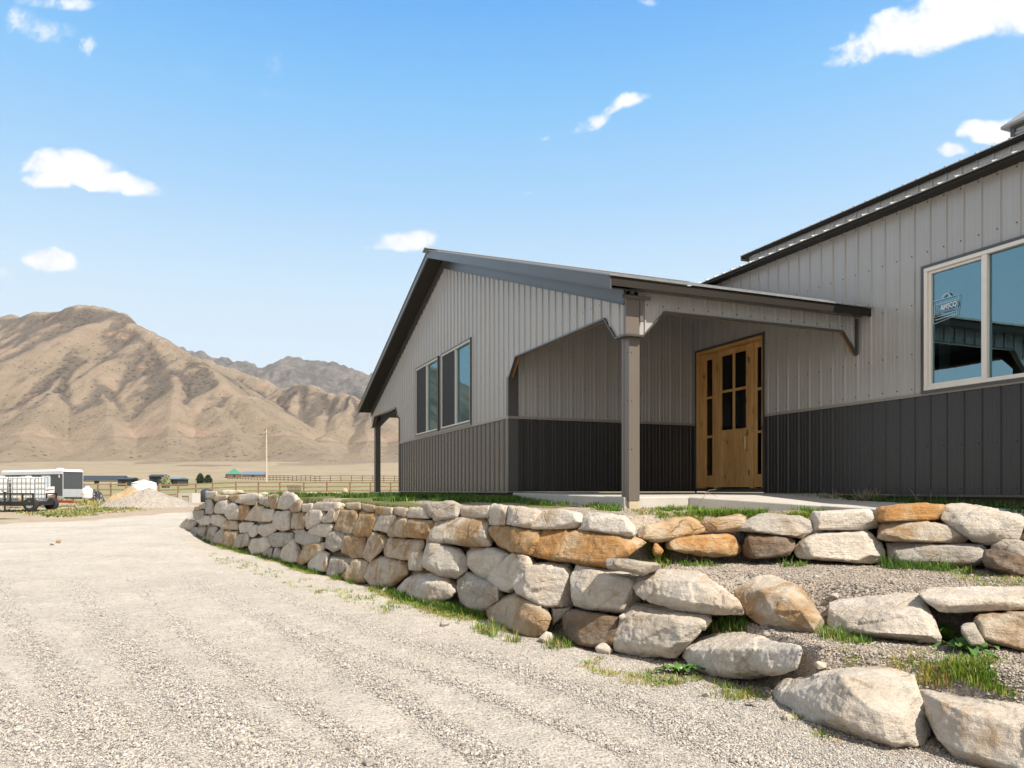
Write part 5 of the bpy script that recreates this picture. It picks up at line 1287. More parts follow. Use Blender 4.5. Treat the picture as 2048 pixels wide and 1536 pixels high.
class Blades:
    def __init__(s): s.V = []; s.F = []; s.C = []; s.n = 0
    def tufts(s, C, h, nb, spread, pal, wide=.004, lean=.55):
        """C (n,3) tuft roots"""
        n = len(C)
        if not n: return
        hh = np.repeat(np.broadcast_to(h, n)*RNG.uniform(.6, 1.3, n), nb)*RNG.uniform(.5, 1.15, n*nb)
        base = np.repeat(C, nb, 0); a = RNG.uniform(0, 6.28, n*nb); r = np.abs(RNG.normal(0, 1, n*nb))*spread
        base = base + np.stack([np.cos(a)*r, np.sin(a)*r, np.full(n*nb, -.01)], 1)
        la = a + RNG.normal(0, .8, n*nb); ln = RNG.uniform(.1, lean, n*nb)*hh
        d = np.stack([np.cos(la), np.sin(la), np.zeros(n*nb)], 1)
        sd = np.stack([-np.sin(la), np.cos(la), np.zeros(n*nb)], 1)*(wide*RNG.uniform(.7, 1.4, n*nb))[:,None]
        up = np.array([0,0,1.0])
        m = base + d*(ln*.35)[:,None] + up*(hh*.6)[:,None]; tip = base + d*(ln*1.15)[:,None] + up*(hh*RNG.uniform(.8, 1.0, n*nb))[:,None]
        V = np.stack([base-sd, base+sd, m-sd*.8, m+sd*.8, tip], 1)
        f = np.array([(0,1,3),(0,3,2),(2,3,4)]); k = n*nb
        s.V.append(V.reshape(-1,3)); s.F.append((f[None]+(np.arange(k)*5)[:,None,None]).reshape(-1,3)+s.n); s.n += k*5
        pal = np.array(pal)*1.3; tc_ = pal[RNG.integers(0, len(pal), n)]
        c = np.repeat(tc_, nb, 0)*RNG.uniform(.75, 1.25, (k,1))
        s.C.append(np.repeat(c, 5, 0))
    def build(s, name):
        o = np_mesh(name, np.concatenate(s.V), np.concatenate(s.F), M_GRASS, colors={'col': np.concatenate(s.C)}); o['kind'] = 'stuff'; return o
def in_poly(poly, n):
    poly = np.array(poly, float); lo, hi = poly.min(0), poly.max(0); out = []
    while sum(len(o) for o in out) < n:
        p = RNG.uniform(lo, hi, (n*2, 2)); ins = np.zeros(len(p), bool)
        j = len(poly)-1
        for i in range(len(poly)):
            xi, yi = poly[i]; xj, yj = poly[j]
            ins ^= ((yi > p[:,1]) != (yj > p[:,1])) & (p[:,0] < (xj-xi)*(p[:,1]-yi)/(yj-yi+1e-9)+xi); j = i
        out.append(p[ins])
    return np.concatenate(out)[:n]
def spots(poly, n, patch=None, thr=.5, dmax=60):
    p = in_poly(poly, n); C, ok = ground_hit(p[:,0], p[:,1]); ok &= C[:,1] < dmax
    if patch: ok &= fbm(C[:,0]*patch, C[:,1]*patch, 3, 55) > thr
    return C[ok]
G = Blades(); WD_ = Blades()
# terrace between the wall and the porch
G.tufts(spots([(1385,1004),(1480,1000),(1640,1012),(1650,1034),(1520,1040),(1380,1032),(1300,1022)], 1500, 1.3, .40), .07, 10, .03, GREEN+[YELL[1]], .004)
G.tufts(spots([(1255,1018),(1400,1008),(1640,1016),(1640,1044),(1440,1050),(1290,1036)], 900, 1.5, .45), .045, 10, .04, YELL+GREEN, .004)
G.tufts(spots([(1020,994),(1100,998),(1240,1012),(1240,1024),(1120,1014),(1020,1006)], 700, 1.3, .40), .075, 8, .04, GREEN, .005)
G.tufts(spots([(540,988),(760,990),(1030,992),(1040,1006),(850,1003),(700,1001),(560,998)], 3600, .6, .36), .085, 8, .08, DEEP+GREEN, .008)
# between the path and the main wall
n = 1500; a = RNG.uniform(-9.5, -2.7, n); b = B0 - RNG.uniform(.05, 1.0, n)*np.clip((-a-1.6)/2.2, .2, 1)
wp = np.array([tuple(Rz @ Vector((bb, aa, 0))) for aa, bb in zip(a, b)]); wp[:,2] = ground_z(wp[:,0], wp[:,1])+CZ
G.tufts(wp[b > B0-.95], .17, 8, .04, DEEP, .006, .7)
# foot of the wall
n = 7000; px = RNG.uniform(385, 1500, n); off = np.abs(RNG.normal(0, .26, n))
D = np.where(px < 1240, D_wall(px), D_bot(px)) - off + .10
x = (px-CX)/F*D; keep = fbm(x*1.05+3, D*1.05, 3, 58) + .10*sstep(650, 780, px)*sstep(1150, 1050, px) > .52+.25*np.clip(off-.2, 0, 1)
x, D, off = x[keep], D[keep], off[keep]; C = np.stack([x, D, ground_z(x, D)+CZ], 1)
near_ = off < .18
G.tufts(C[near_], .095, 10, .045, GREEN+DEEP+YELL[1:2], .0032); G.tufts(C[~near_][:1400], .04, 11, .06, YELL+GREEN[:2]+DRY[:1], .003)
for poly, n, h, pal in [
  ([(860,1195),(930,1210),(930,1240),(850,1225),(790,1200)], 75, .11, GREEN+DEEP), ([(950,1255),(1040,1262),(1040,1290),(960,1270)], 45, .13, GREEN+YELL[:2]), ([(760,1180),(830,1215),(800,1225),(720,1185)], 70, .06, GREEN+YELL[:2]),
  ([(1085,1270),(1140,1285),(1140,1310),(1100,1300)], 34, .10, GREEN), ([(1140,1300),(1230,1318),(1380,1352),(1500,1378),(1600,1440),(1540,1452),(1400,1395),(1260,1352),(1150,1322)], 330, .045, YELL+GREEN),
  ([(1250,1085),(1330,1085),(1335,1120),(1240,1115)], 130, .11, GREEN+YELL[:2]), ([(1365,1098),(1405,1096),(1430,1120),(1360,1124)], 60, .08, GREEN), ([(1565,1092),(1605,1092),(1610,1122),(1560,1122)], 60, .09, GREEN),
  ([(1765,1080),(1800,1085),(1850,1110),(1900,1120),(1900,1138),(1800,1130),(1768,1122)], 140, .11, GREEN+DEEP), ([(1900,1105),(1945,1110),(1945,1135),(1905,1135)], 60, .10, YELL[:2]+GREEN),
  ([(1890,1135),(2048,1140),(2048,1178),(1960,1170),(1900,1155)], 90, .045, YELL+GREEN), ([(1890,1320),(1990,1316),(2048,1330),(2048,1400),(1960,1370),(1900,1352)], 260, .06, GREEN+GREEN+YELL[:2]), ([(1540,1340),(1592,1338),(1592,1375),(1545,1378)], 70, .12, GREEN+YELL[:2]),
  ([(1650,1250),(1690,1252),(1700,1285),(1660,1285)], 60, .08, GREEN), ([(1700,1268),(1735,1268),(1735,1292),(1700,1292)], 30, .06, GREEN), ([(1400,1222),(1490,1222),(1490,1275),(1410,1280)], 95, .10, DEEP+GREEN),
  ([(1690,1300),(1860,1300),(1860,1340),(1700,1330)], 60, .04, YELL), ([(1780,1255),(1840,1265),(1840,1290),(1780,1280)], 30, .06, GREEN), ([(1520,1430),(1640,1470),(1720,1510),(1690,1530),(1560,1470)], 80, .05, YELL+GREEN), ([(1840,1330),(1900,1330),(1900,1370),(1850,1370)], 40, .05, YELL),
  ([(1150,1330),(1260,1345),(1340,1375),(1260,1370)], 70, .035, YELL), ([(400,1100),(560,1140),(800,1215),(780,1232),(560,1165),(420,1120)], 120, .06, YELL+GREEN)]:
    (WD_ if h < .09 else G).tufts(spots(poly, int(n*1.7), 2.6, .45), h*.9, 11, .045, pal+DRY[:1], .0028)
def strip(px0, px1, n, h, d0, d1, pal, fn=D_up):
    px = RNG.uniform(px0, px1, n); D = fn(px) - RNG.uniform(d0, d1, n); x = (px-CX)/F*D
    C = np.stack([x, D, ground_z(x, D)+CZ], 1); k = RNG.random(n); G.tufts(C[k < .6], h*.7, 10, .05, pal, .003, .9); G.tufts(C[k > .82], h*1.25, 7, .03, pal, .0034, .9)
strip(1765, 1900, 95, .13, .0, .22, GREEN+DEEP); strip(1880, 1945, 30, .09, .05, .30, YELL[:2]+GREEN); strip(1250, 1340, 60, .11, -.05, .25, GREEN+YELL[:2]); strip(1360, 1440, 40, .07, .0, .2, GREEN)
strip(1560, 1608, 26, .09, .0, .15, GREEN); strip(1655, 1690, 20, .09, .0, .15, GREEN, D_low); strip(1690, 1740, 18, .06, .0, .2, GREEN, D_low); strip(1640, 1668, 20, .08, .0, .2, GREEN, D_low)
# yard on the left and the grass by the fence
G.tufts(spots([(-20,1002),(40,1028),(120,1036),(275,1016),(330,1012),(215,1000),(100,1006)], 900, .35, .46), .11, 8, .16, DRY+DEEP+YELL[:2], .014)
G.tufts(spots([(-20,1020),(60,1032),(160,1034),(330,1018),(120,1012)], 350, .4, .5), .09, 9, .12, DRY, .016)
G.tufts(spots([(90,1002),(200,1002),(215,1012),(110,1012)], 120, .7, .45), .30, 7, .12, DRY[:2]+YELL, .016)
#G.tufts(spots([(400,996),(440,996),(440,1004),(395,1004)], 90), .15, 8, .12, GREEN, .016)
G.build('grass'); WD_.build('weeds')

M_DOCK = simple('dock_leaf', (.065,.15,.022), .42, var=.3, scale=9)
def leafy(px, py, sz, label, seed, nleaf=9):
    rg = random.Random(seed); C, ok = ground_hit([px], [py]); c = Vector(C[0])
    root = empty('dock_plant', c, rg.uniform(0, 6), label, 'plant', 'broad leaved plants among the boulders')
    for k in range(nleaf):
        a = k*2.4 + rg.uniform(-.3, .3); L = sz*rg.uniform(.7, 1.15); el = rg.uniform(.5, 1.15); w_ = L*rg.uniform(.13, .19)
        mb = MB(); rows = []
        for i in range(8):
            f = i/7; r = L*f*math.cos(el)*(1+.25*f); z = L*(f*math.sin(el) - .55*f*f)
            ww = w_*math.sin(math.pi*min(1, f*.88+.1))**.8*(1 if i < 7 else .05)
            wav = .012*math.sin(i*2.1+k)*sz/.2
            rows.append([(r, -ww, z+ww*.35+wav), (r, 0, z), (r, ww, z+ww*.35-wav)])
        for p, q in zip(rows[:-1], rows[1:]):
            for j in range(2): mb.face([p[j], p[j+1], q[j+1], q[j]])
        mb.v = [tuple(Matrix.Rotation(a, 4, 'Z') @ Vector(v)) for v in mb.v]
        mb.build('leaf', M_DOCK, root, smooth=True)
leafy(1362, 1350, .20, 'broad leaved green plant at the left foot of the broad whitish boulder', 3)
leafy(1893, 1284, .25, 'upright leafy plant under the long cream slab', 4)
leafy(1940, 1308, .22, 'spreading leafy plant in front of the small grey boulder', 6, 10)
leafy(1842, 1287, .10, 'tiny leafy plant at the right end of the long whitish boulder', 8, 5)

M_TWIG = simple('dry_twig', (.30,.225,.16), .85)
def dry_shrub(px, D, h, label, seed):
    rg = random.Random(seed); x = (px-CX)/F*D; z = float(ground_z(np.array([x]), np.array([D]))[0])+CZ
    mb = MB()
    for k in range(46):
        a = rg.uniform(0, 6.28); s_ = rg.uniform(.1, .5)*h; p = Vector((0,0,0)); pts = [p.copy()]
        d = Vector((math.cos(a)*rg.uniform(.3,1), math.sin(a)*rg.uniform(.3,1), rg.uniform(.4,1.2))).normalized()
        for i in range(4):
            p = p + d*h*rg.uniform(.18,.34); pts.append(p.copy()); d = (d + Vector((rg.uniform(-.5,.5), rg.uniform(-.5,.5), rg.uniform(-.35,.3)))).normalized()
        mb.tube(pts, [.006,.005,.004,.003,.002], 4, cap=False)
    o = mb.build('dry_shrub', M_TWIG, normals=False); o.location = (x, D, z); tag(o, label, 'shrub', 'dead weeds by the main wall')
dry_shrub(1660, 10.3, .24, 'dead brown weed clump against the charcoal wainscot nearest the door', 1)
dry_shrub(1738, 9.7, .27, 'dead brown weed clump at the edge of the concrete path, farther from the door', 2)
mb = MB(); mb.tube([P(1838,1003,9.0), P(1828,990,9.0), P(1820,977,9.02)], [.004,.003,.002], 5); mb.tube([P(1841,1003,9.0), P(1835,992,9.01), P(1833,988,9.0)], [.003,.002,.002], 5)
tag(mb.build('dry_stalk', M_TWIG, normals=False), 'bent dry stalk standing in the grass under the big window', 'weed stalk')
mb = MB(); mb.tube([P(1862,1004,8.95), P(1861.5,992,8.95), P(1862,981,8.96)], [.004,.003,.002], 5)
tag(mb.build('dry_stalk', M_TWIG, normals=False), 'straight dry stalk standing in the grass under the big window', 'weed stalk')
mb = MB(); mb.tube([P(1404,1003,9.5), P(1412,985,9.55), P(1420,980,9.6), P(1432,979,9.65)], [.004,.003,.002,.002], 5); mb.tube([P(1412,985,9.55), P(1432,992,9.5), P(1436,1000,9.5)], [.003,.002,.002], 5)
tag(mb.build('dry_stalk', M_TWIG, normals=False), 'curled dry stalk in front of the wooden door', 'weed stalk')

# loose single stones
def stone(px, py, w_, tone, label, seed):
    rg = random.Random(seed); C, ok = ground_hit([px], [py]); c = Vector(C[0]); bm = bmesh.new()
    for k in range(16):
        v_ = Vector((rg.gauss(0,1), rg.gauss(0,1), rg.gauss(0,1))).normalized(); bm.verts.new((v_.x*w_*.5, v_.y*w_*.4, v_.z*w_*.33+w_*.16))
    r_ = bmesh.ops.convex_hull(bm, input=bm.verts)
    junk = list({g for g in r_.get('geom_interior', []) + r_.get('geom_unused', []) if isinstance(g, bmesh.types.BMVert)})
    if junk: bmesh.ops.delete(bm, geom=junk, context='VERTS')
    me = bpy.data.meshes.new('stone'); bm.to_mesh(me); bm.free(); me.materials.append(RM[tone])
    o = bpy.data.objects.new('stone', me); COL.objects.link(o); o.location = c; o.rotation_euler = (0,0,rg.uniform(0,6))
    bevel(o, w_*.06, 2, 20); tag(o, label, 'stone', 'single stones lying on the gravel')
for k, (px, py, w_, tone, lb) in enumerate([
  (1413,1394,.075,'p','white stone in the weeds at the road edge, left of the larger cream one'), (1503,1412,.085,'p','cream stone on the road edge left of the pointed pale boulder'), (1575,1440,.075,'p','cream stone touching the road right beside the pointed pale boulder'),
  (695,1497,.075,'g','flat grey stone alone on the road in the foreground'), (738,1530,.08,'g','grey stone at the very bottom of the photo on the road'), (118,1086,.16,'t','upright tan stone on the distant road'), (104,1090,.12,'t','flat brown stone beside the upright tan stone on the distant road'),
  (770,1183,.16,'p','pale stone in the grass at the foot of the wall, left of the broad boulder'), (890,1252,.12,'g','grey stone on the gravel below the grass tuft'), (1095,1284,.20,'p','flat pale slab lying before the big brown boulder'),(1210,1306,.20,'p','flat pale slab at the foot of the dark brown boulder'),
  (1668,1197,.10,'p','small white stone on the gravel bank above the long whitish boulder'), (1672,1232,.09,'p','small cream stone wedged right of the rusty rounded boulder'), (1535,1273,.075,'p','small cream stone on the gravel under the rusty rounded boulder'),
  (1640,1337,.10,'p','flat white stone on the gravel behind the pointed pale boulder'), (1790,1168,.09,'t','brown stone alone on the upper gravel bank'), (1902,1345,.085,'p','pale stone beside the green weeds in the lower gravel bank'), (1505,1152,.10,'g','grey stone on the bank just behind the rusty rounded boulder')]):
    stone(px, py, w_, tone, lb, 100+k)
# ------------------------------------------------------------------ things in the yard and the fields
M_BLACK = simple('black_steel', (.022,.021,.020), .5, .3, var=.3)
M_WHITE = simple('white_plastic', (.74,.75,.74), .45, var=.06)
M_TANKP = simple('translucent_plastic', (.70,.72,.72), .4, var=.10)
M_GALV = simple('galvanised_steel', (.42,.43,.44), .4, .7)
M_SLATE = simple('slate_paint', (.055,.060,.068), .38, var=.12)
M_SILV = simple('diamond_plate', (.50,.52,.54), .4, .5)
M_ROOFW = simple('trailer_roof', (.62,.65,.70), .4)
M_RED = simple('red_paint', (.30,.035,.03), .5)
M_RAIL = simple('weathered_rail', (.205,.135,.085), .9, var=.3, scale=3)
M_PIPE = simple('rubber_tyre', (.02,.02,.02), .85)
M_BLUEG = simple('dark_blue_drum', (.035,.045,.06), .5)
M_CONCL = simple('precast_concrete', (.47,.45,.42), .9, var=.12)
def gz1(x, y): return float(ground_z(np.array([x]), np.array([y]))[0]) + CZ
def at(px, D): x = (px-CX)/F*D; return Vector((x, D, gz1(x, D)))
def yaw_to(dx, dy): return math.atan2(dy, dx)

# flat trailer with two caged water totes (its deck runs to the left, out of the photo)
p = at(20, 33); p.z = CZ - .93
tr_ = empty('flatbed_trailer', p, R(4), 'black flatbed trailer with side rails carrying two caged white tanks', 'trailer')
mb = MB(); mb.box(-3.2, 1.50, -.9, .9, .30, .40); mb.box(-3.2, 1.52, -.95, -.90, .26, .44); mb.box(-3.2, 1.52, .90, .95, .26, .44); mb.box(1.46, 1.52, -.9, .9, .26, .44); mb.build('deck', M_BLACK, tr_)
mb = MB()
for y in (-.93, .93):
    mb.box(-3.2, 1.52, y-.025, y+.025, .74, .80)
    for x in (-3.1, -2.2, -1.3, -.45, .0, .55, 1.05, 1.48): mb.box(x-.03, x+.03, y-.022, y+.022, .44, .74)
mb.build('side_rail', M_BLACK, tr_)
def wheel(mbp, x, y, z, r, w_): 
    mbp.lathe([(0, -w_/2), (r*.8, -w_/2), (r, -w_*.3), (r, w_*.3), (r*.8, w_/2), (0, w_/2)], (0,0,0), 20, 0, Matrix.Translation((x, y, z)) @ Matrix.Rotation(R(90), 4, 'X'))
for y in (-.82, .82):
    for x in (-1.6, 1.33):
        mb = MB(); wheel(mb, x, y, .30, .30, .2); o = mb.build('wheel', M_PIPE, tr_)
        mb = MB(); mb.lathe([(0,0),(.15,0),(.16,.02),(0,.03)], (0,0,0), 14, 0, Matrix.Translation((x, y-.10*(1 if y < 0 else -1), .30)) @ Matrix.Rotation(R(90), 4, 'X')); mb.build('rim', M_GALV, o)
mb = MB(); mb.tube([(.35,-.98,.85), (.35,-.98,.05)], .035, 8); mb.tube([(.22,-.99,.92), (.35,-.99,.80), (.46,-.99,.86)], .02, 6); mb.lathe([(.0,0),(.10,0),(.10,.03),(0,.03)], (.35,-.98,.0), 12)
ring = [(.35+.26*math.cos(k*.45), -1.0, .28+.26*math.sin(k*.45)) for k in range(15)]; mb.tube(ring, .012, 5); mb.build('jack_stand', M_BLACK, tr_)
for x in (-.35, .95): 
    mb = MB(); mb.box(x-.04, x+.06, -.962, -.953, .50, .60); mb.build('reflector', simple('amber_reflector', (.55,.30,.03), .3), tr_)
def tote(px, lab):
    q = at(px, 33); r_ = empty('water_tote', (q.x, 33.0, CZ-.93+.40), R(4), lab, 'water tank', 'caged water tanks on the flatbed trailer')
    mb = MB(); mb.box(-.54, .54, -.48, .48, .0, .10); mb.build('pallet', M_GALV, r_)
    mb = MB(); mb.box(-.52, .52, -.46, .46, .13, 1.10); o = mb.build('tank', M_TANKP, r_); bevel(o, .09, 4)
    mb = MB(); mb.lathe([(.0,.0),(.12,0),(.12,.05),(0,.05)], (0,0,1.10), 16); mb.build('lid', M_WHITE, o)
    mb = MB()
    for z in (.14, .38, .62, .86, 1.10):
        for y in (-.50, .50): mb.bar((-.55, y, z), (.55, y, z), .018)
        for x in (-.55, .55): mb.bar((x, -.50, z), (x, .50, z), .018)
    for k in range(7):
        x = -.55+k*1.1/6
        for y in (-.51, .51): mb.bar((x, y, .1), (x, y, 1.11), .018)
    for k in range(5):
        y = -.5+k*.25
        for x in (-.56, .56): mb.bar((x, y, .1), (x, y, 1.11), .018)
    mb.build('cage', M_GALV, r_)
tote(4, 'caged white water tank at the left edge of the photo on the trailer'); tote(57, 'caged white water tank on the trailer end nearest the white boat')

# white motor boat on its red trailer
p = at(92, 43); p.z = CZ-.93
bt = empty('motor_boat', p + Vector((0,0,-.10)), R(-12), 'white boat bow with a red brown stripe beside the totes', 'boat')
def hull(y0, y1, m, name, par, tz=0):
    mb = MB(); n = 14; rows = []
    for i in range(n+1):
        f = i/n; x = -2.6 + 3.15*f; hw = .95*(1-max(0, (f-.45)/.55)**2.2) + .02; sheer = .95 + .28*f*f; keel = .05 + .75*max(0, (f-.5)/.5)**2.4
        rows.append([(x, -hw, sheer), (x, -hw*.93, sheer-.16), (x, -hw*.8, keel+.28*(1-f)+.12), (x, 0, keel), (x, hw*.8, keel+.28*(1-f)+.12), (x, hw*.93, sheer-.16), (x, hw, sheer)])
    for a, b in zip(rows[:-1], rows[1:]):
        for j in range(6): mb.face([a[j], a[j+1], b[j+1], b[j]], 1 if j in (0, 5) and False else 0)
        mb.face([a[0], b[0], b[6], a[6]], 0)
        for sg, j in ((-1, 1), (1, 5)): mb.face([(a[j][0], a[j][1]+sg*.012, a[j][2]+.03), (b[j][0], b[j][1]+sg*.012, b[j][2]+.03), (b[j][0], b[j][1]+sg*.012, b[j][2]-.035), (a[j][0], a[j][1]+sg*.012, a[j][2]-.035)], 1)
    mb.face(rows[0], 0); mb.face(rows[-1], 0); return mb.build(name, [M_WHITE, simple('boat_stripe', (.26,.075,.04), .35)], par, smooth=False)
hull(0, 1, 0, 'hull', bt)
mb = MB(); mb.face([(-1.2,-.7,1.05),(-1.2,.7,1.05),(-1.5,.62,1.45),(-1.5,-.62,1.45)]); mb.build('windscreen', M_SLATE, bt, normals=False)
p2 = p + Vector((0, 0, 0)); bt2 = empty('boat_trailer', p2, R(-12), 'red boat trailer with a winch post under the white bow', 'trailer')
mb = MB(); mb.box(-2.4, 1.2, -.65, -.57, .24, .32); mb.box(-2.4, 1.2, .57, .65, .24, .32); mb.box(.2, 1.9, -.05, .05, .20, .28); mb.box(-1.2, -1.1, -.65, .65, .28, .38); mb.build('frame', M_RED, bt2)
mb = MB(); mb.bar((.75,0,.28), (.55,0,.62), .07); mb.bar((.55,0,.60), (.30,0,.78), .06); mb.bar((.85,0,.28), (.62,0,.5), .05); mb.build('winch_post', M_RED, bt2)
for y in (-.8, .8):
    mb = MB(); wheel(mb, -1.3, y, .3, .3, .2); mb.build('wheel', M_PIPE, bt2)

# enclosed cargo trailer
C0 = P(125, YH, 54); C0.z = CZ-.95
e1 = Vector((P(166, YH, 55.6) - P(125, YH, 54)).xyz); ea = math.atan2(e1.y, e1.x)
Wt = 2.45
# local x along the end panel (right), local y along the side (away to the left)
ct = empty('cargo_trailer', (C0.x, C0.y, C0.z), ea, 'dark slate enclosed cargo trailer with silver lower panel and pale roof edge', 'trailer')
ang_side = math.atan2(3.4, -6.0) - ea
dxs, dys = math.cos(ang_side), math.sin(ang_side)
we = e1.length
def q3(s, e, z): return (e*we + s*dxs, s*dys, z)
Ls = 8.2
mb = MB(); mb.prism([(0,0),(Ls,0),(Ls,1),(0,1)], lambda t: q3(t[0], t[1], .42), lambda t: q3(t[0], t[1], 2.30)); mb.build('body', M_SLATE, ct)
mb = MB(); mb.prism([(-.02,-.01),(Ls,-.01),(Ls,1.01),(-.02,1.01)], lambda t: q3(t[0], t[1], 2.301), lambda t: q3(t[0]+.1, .5+(t[1]-.5)*.86, 2.46)); mb.build('roof', M_ROOFW, ct)
mb = MB(); mb.prism([(-.03,.02),(-.005,.02),(-.005,.98),(-.03,.98)], lambda t: q3(t[0], t[1], .44), lambda t: q3(t[0], t[1], 1.02)); mb.build('stone_guard', M_SILV, ct)
mb = MB()
for e in (0.0, .97): mb.prism([(-.04,e),(.03,e),(.03,e+.03),(-.04,e+.03)], lambda t: q3(t[0], t[1], .40), lambda t: q3(t[0], t[1], 2.305))
mb.prism([(-.045,0),(-.004,0),(-.004,1),(-.045,1)], lambda t: q3(t[0], t[1], 2.26), lambda t: q3(t[0], t[1], 2.30)); mb.build('corner_molding', M_SILV, ct)
mb = MB(); mb.prism([(0,-.02),(Ls,-.02),(Ls,-.002),(0,-.002)], lambda t: q3(t[0], t[1], 2.10), lambda t: q3(t[0], t[1], 2.32)); mb.build('awning_roll', M_ROOFW, ct)
mb = MB(); mb.prism([(0,-.015),(Ls,-.015),(Ls,-.002),(0,-.002)], lambda t: q3(t[0], t[1], .40), lambda t: q3(t[0], t[1], .52)); mb.build('skirt_molding', M_SILV, ct)
for s0 in (1.55, 4.3):
    mb = MB(); e_ = -.03
    for a, b, z0, z1 in ((s0, s0+.06, 1.0, 2.0), (s0+1.04, s0+1.10, 1.0, 2.0), (s0, s0+1.1, 1.94, 2.0), (s0, s0+1.1, 1.0, 1.06)): mb.prism([(a,e_),(b,e_),(b,-.001),(a,-.001)], lambda t: q3(t[0], t[1], z0), lambda t: q3(t[0], t[1], z1))
    f_ = mb.build('window_frame', M_WHITE, ct)
    mb = MB(); mb.face([q3(s0+.05,-.008,1.05), q3(s0+1.05,-.008,1.05), q3(s0+1.05,-.008,1.95), q3(s0+.05,-.008,1.95)]); mb.build('pane', M_DGLASS, f_, normals=False)
mb = MB(); mb.prism([(.35,-.02),(.45,-.02),(.45,-.002),(.35,-.002)], lambda t: q3(t[0], t[1], 1.85), lambda t: q3(t[0], t[1], 2.05)); mb.build('marker_light', M_WHITE, ct)
mb = MB(); mb.lathe([(0,.12),(.2,.11),(.28,.03),(.28,0)], q3(1.6, .5, 2.46), 14); mb.build('roof_vent', M_WHITE, ct)
for s_ in (3.4, 4.3):
    mb = MB(); c = q3(s_, .0, .32); mb.lathe([(0,-.1),(.28,-.1),(.32,-.05),(.32,.05),(.28,.1),(0,.1)], (0,0,0), 18, 0, Matrix.Translation(c) @ Matrix.Rotation(ang_side, 4, 'Z') @ Matrix.Rotation(R(90), 4, 'X')); mb.build('wheel', M_PIPE, ct)
mb = MB(); mb.tube([q3(-1.1,.5,.35), q3(0,.1,.38)], .06, 6); mb.tube([q3(-1.1,.5,.35), q3(0,.9,.38)], .06, 6); mb.build('tow_frame', M_BLACK, ct)

# propane tank, tarp heap, gravel heaps, water tank, precast box, dark tank
q = at(174.5, 50); z0 = CZ-.95
pt = empty('propane_tank', (q.x, 50, z0), 0, 'white upright propane tank in front of the cargo trailer corner', 'gas tank')
mb = MB(); mb.lathe([(0,.35),(.22,.36),(.30,.42),(.32,.5),(.32,.92),(.29,1.02),(.18,1.10),(0,1.12)], (0,0,0), 20); mb.build('tank', M_WHITE, pt, smooth=True)
mb = MB(); mb.lathe([(.14,1.08),(.14,1.2),(.12,1.2),(.12,1.08)], (0,0,0), 14); mb.build('collar', M_WHITE, pt)
mb = MB(); mb.lathe([(.323,.66),(.326,.66),(.326,.69),(.323,.69)], (0,0,0), 20); mb.build('band', simple('gold_band', (.35,.27,.12), .5), pt)
mb = MB(); mb.tube([(.2,0,0), (.2,0,.42)], .03, 6); mb.tube([(-.2,0,0), (-.2,0,.42)], .03, 6); mb.tube([(0,.2,0), (0,.2,.42)], .03, 6); mb.build('stand', M_BLACK, pt)

def mound(name, px, D, w_, dpt, h, mat, label, cat, seed, rough=.12, z=None, yaw=0, peak=.5):
    x0 = (px-CX)/F*D; zz = gz1(x0, D)-.05 if z is None else z
    n = 60; us = np.linspace(-1, 1, n); U, V_ = np.meshgrid(us, us, indexing='ij'); r = np.hypot(U, V_)
    hgt = np.clip(1-r, 0, 1); prof = hgt**(1.0)
    ux = U + (peak-.5)*.5*hgt
    Hh = h*np.clip(prof*1.02 + (fbm(U*2.2+seed, V_*2.2, 4, seed)-.5)*rough*2.2*sstep(0, .25, hgt), 0, 2) + (fbm(U*14, V_*14, 3, seed+5)-.5)*h*.06*sstep(0, .15, hgt)
    Hh = np.where(r >= 1, -.12, Hh)
    X = ux*w_/2; Y = V_*dpt/2; c, s = math.cos(yaw), math.sin(yaw)
    Vv = np.stack([X*c-Y*s, X*s+Y*c, Hh], -1).reshape(-1,3); idx = np.arange(n*n).reshape(n, n)
    qd = np.stack([idx[:-1,:-1], idx[1:,:-1], idx[1:,1:], idx[:-1,1:]], -1).reshape(-1,4)
    o = np_mesh(name, Vv, qd, mat, smooth=True); o.location = (x0, D, zz); return tag(o, label, cat)
def heap_mat(name, a, b, c_):
    t = NT(name); co = t.co('Object'); v1 = t.n('ShaderNodeTexVoronoi'); v1.inputs['Scale'].default_value = 9; t.l(co, v1.inputs['Vector'])
    sc_ = t.n('ShaderNodeSeparateColor'); t.l(v1.outputs['Color'], sc_.inputs[0])
    c = t.mix(.5, t.ramp(sc_.outputs[0], [(0, c_), (.35, a), (1, b)]), t.ramp(t.noise(co, 1.2, 5), [(.3, a), (.7, b)]))
    t.pbsdf(c, .95, 0, .15, t.bump(t.math('ADD', v1.outputs['Distance'], t.noise(co, 20, 4)), .9, .06)); return t.mat
M_HEAP = heap_mat('heap_gravel', (.31,.275,.235), (.42,.375,.325), (.20,.175,.15)); M_HEAPB = heap_mat('heap_soil', (.36,.26,.15), (.46,.35,.22), (.27,.19,.11)); M_DIRT = heap_mat('heap_dirt', (.30,.235,.175), (.40,.32,.245), (.2,.15,.11))
mound('gravel_heap', 298, 41, 5.4, 4.6, 1.12, M_HEAP, 'pale grey gravel heap beside the driveway', 'gravel pile', 3, .10)
mound('soil_heap', 262, 45, 3.6, 3.4, 1.30, M_HEAPB, 'ochre soil heap behind the pale gravel heap', 'soil pile', 8, .16)
mound('dirt_heap', 822, 40, 5.0, 4.2, 1.15, M_DIRT, 'brown dirt heap seen past the far porch post', 'soil pile', 12, .16)
o = mound('tarp_heap', 190, 51, 1.5, 1.2, 1.0, simple('black_tarp', (.03,.032,.038), .4), 'heap under a black tarp beside the propane tank', 'tarp', 17, .5)
q = at(288, 58); tk = empty('water_tank', (q.x, 58, q.z), 0, 'round white water tank behind the soil heap', 'tank')
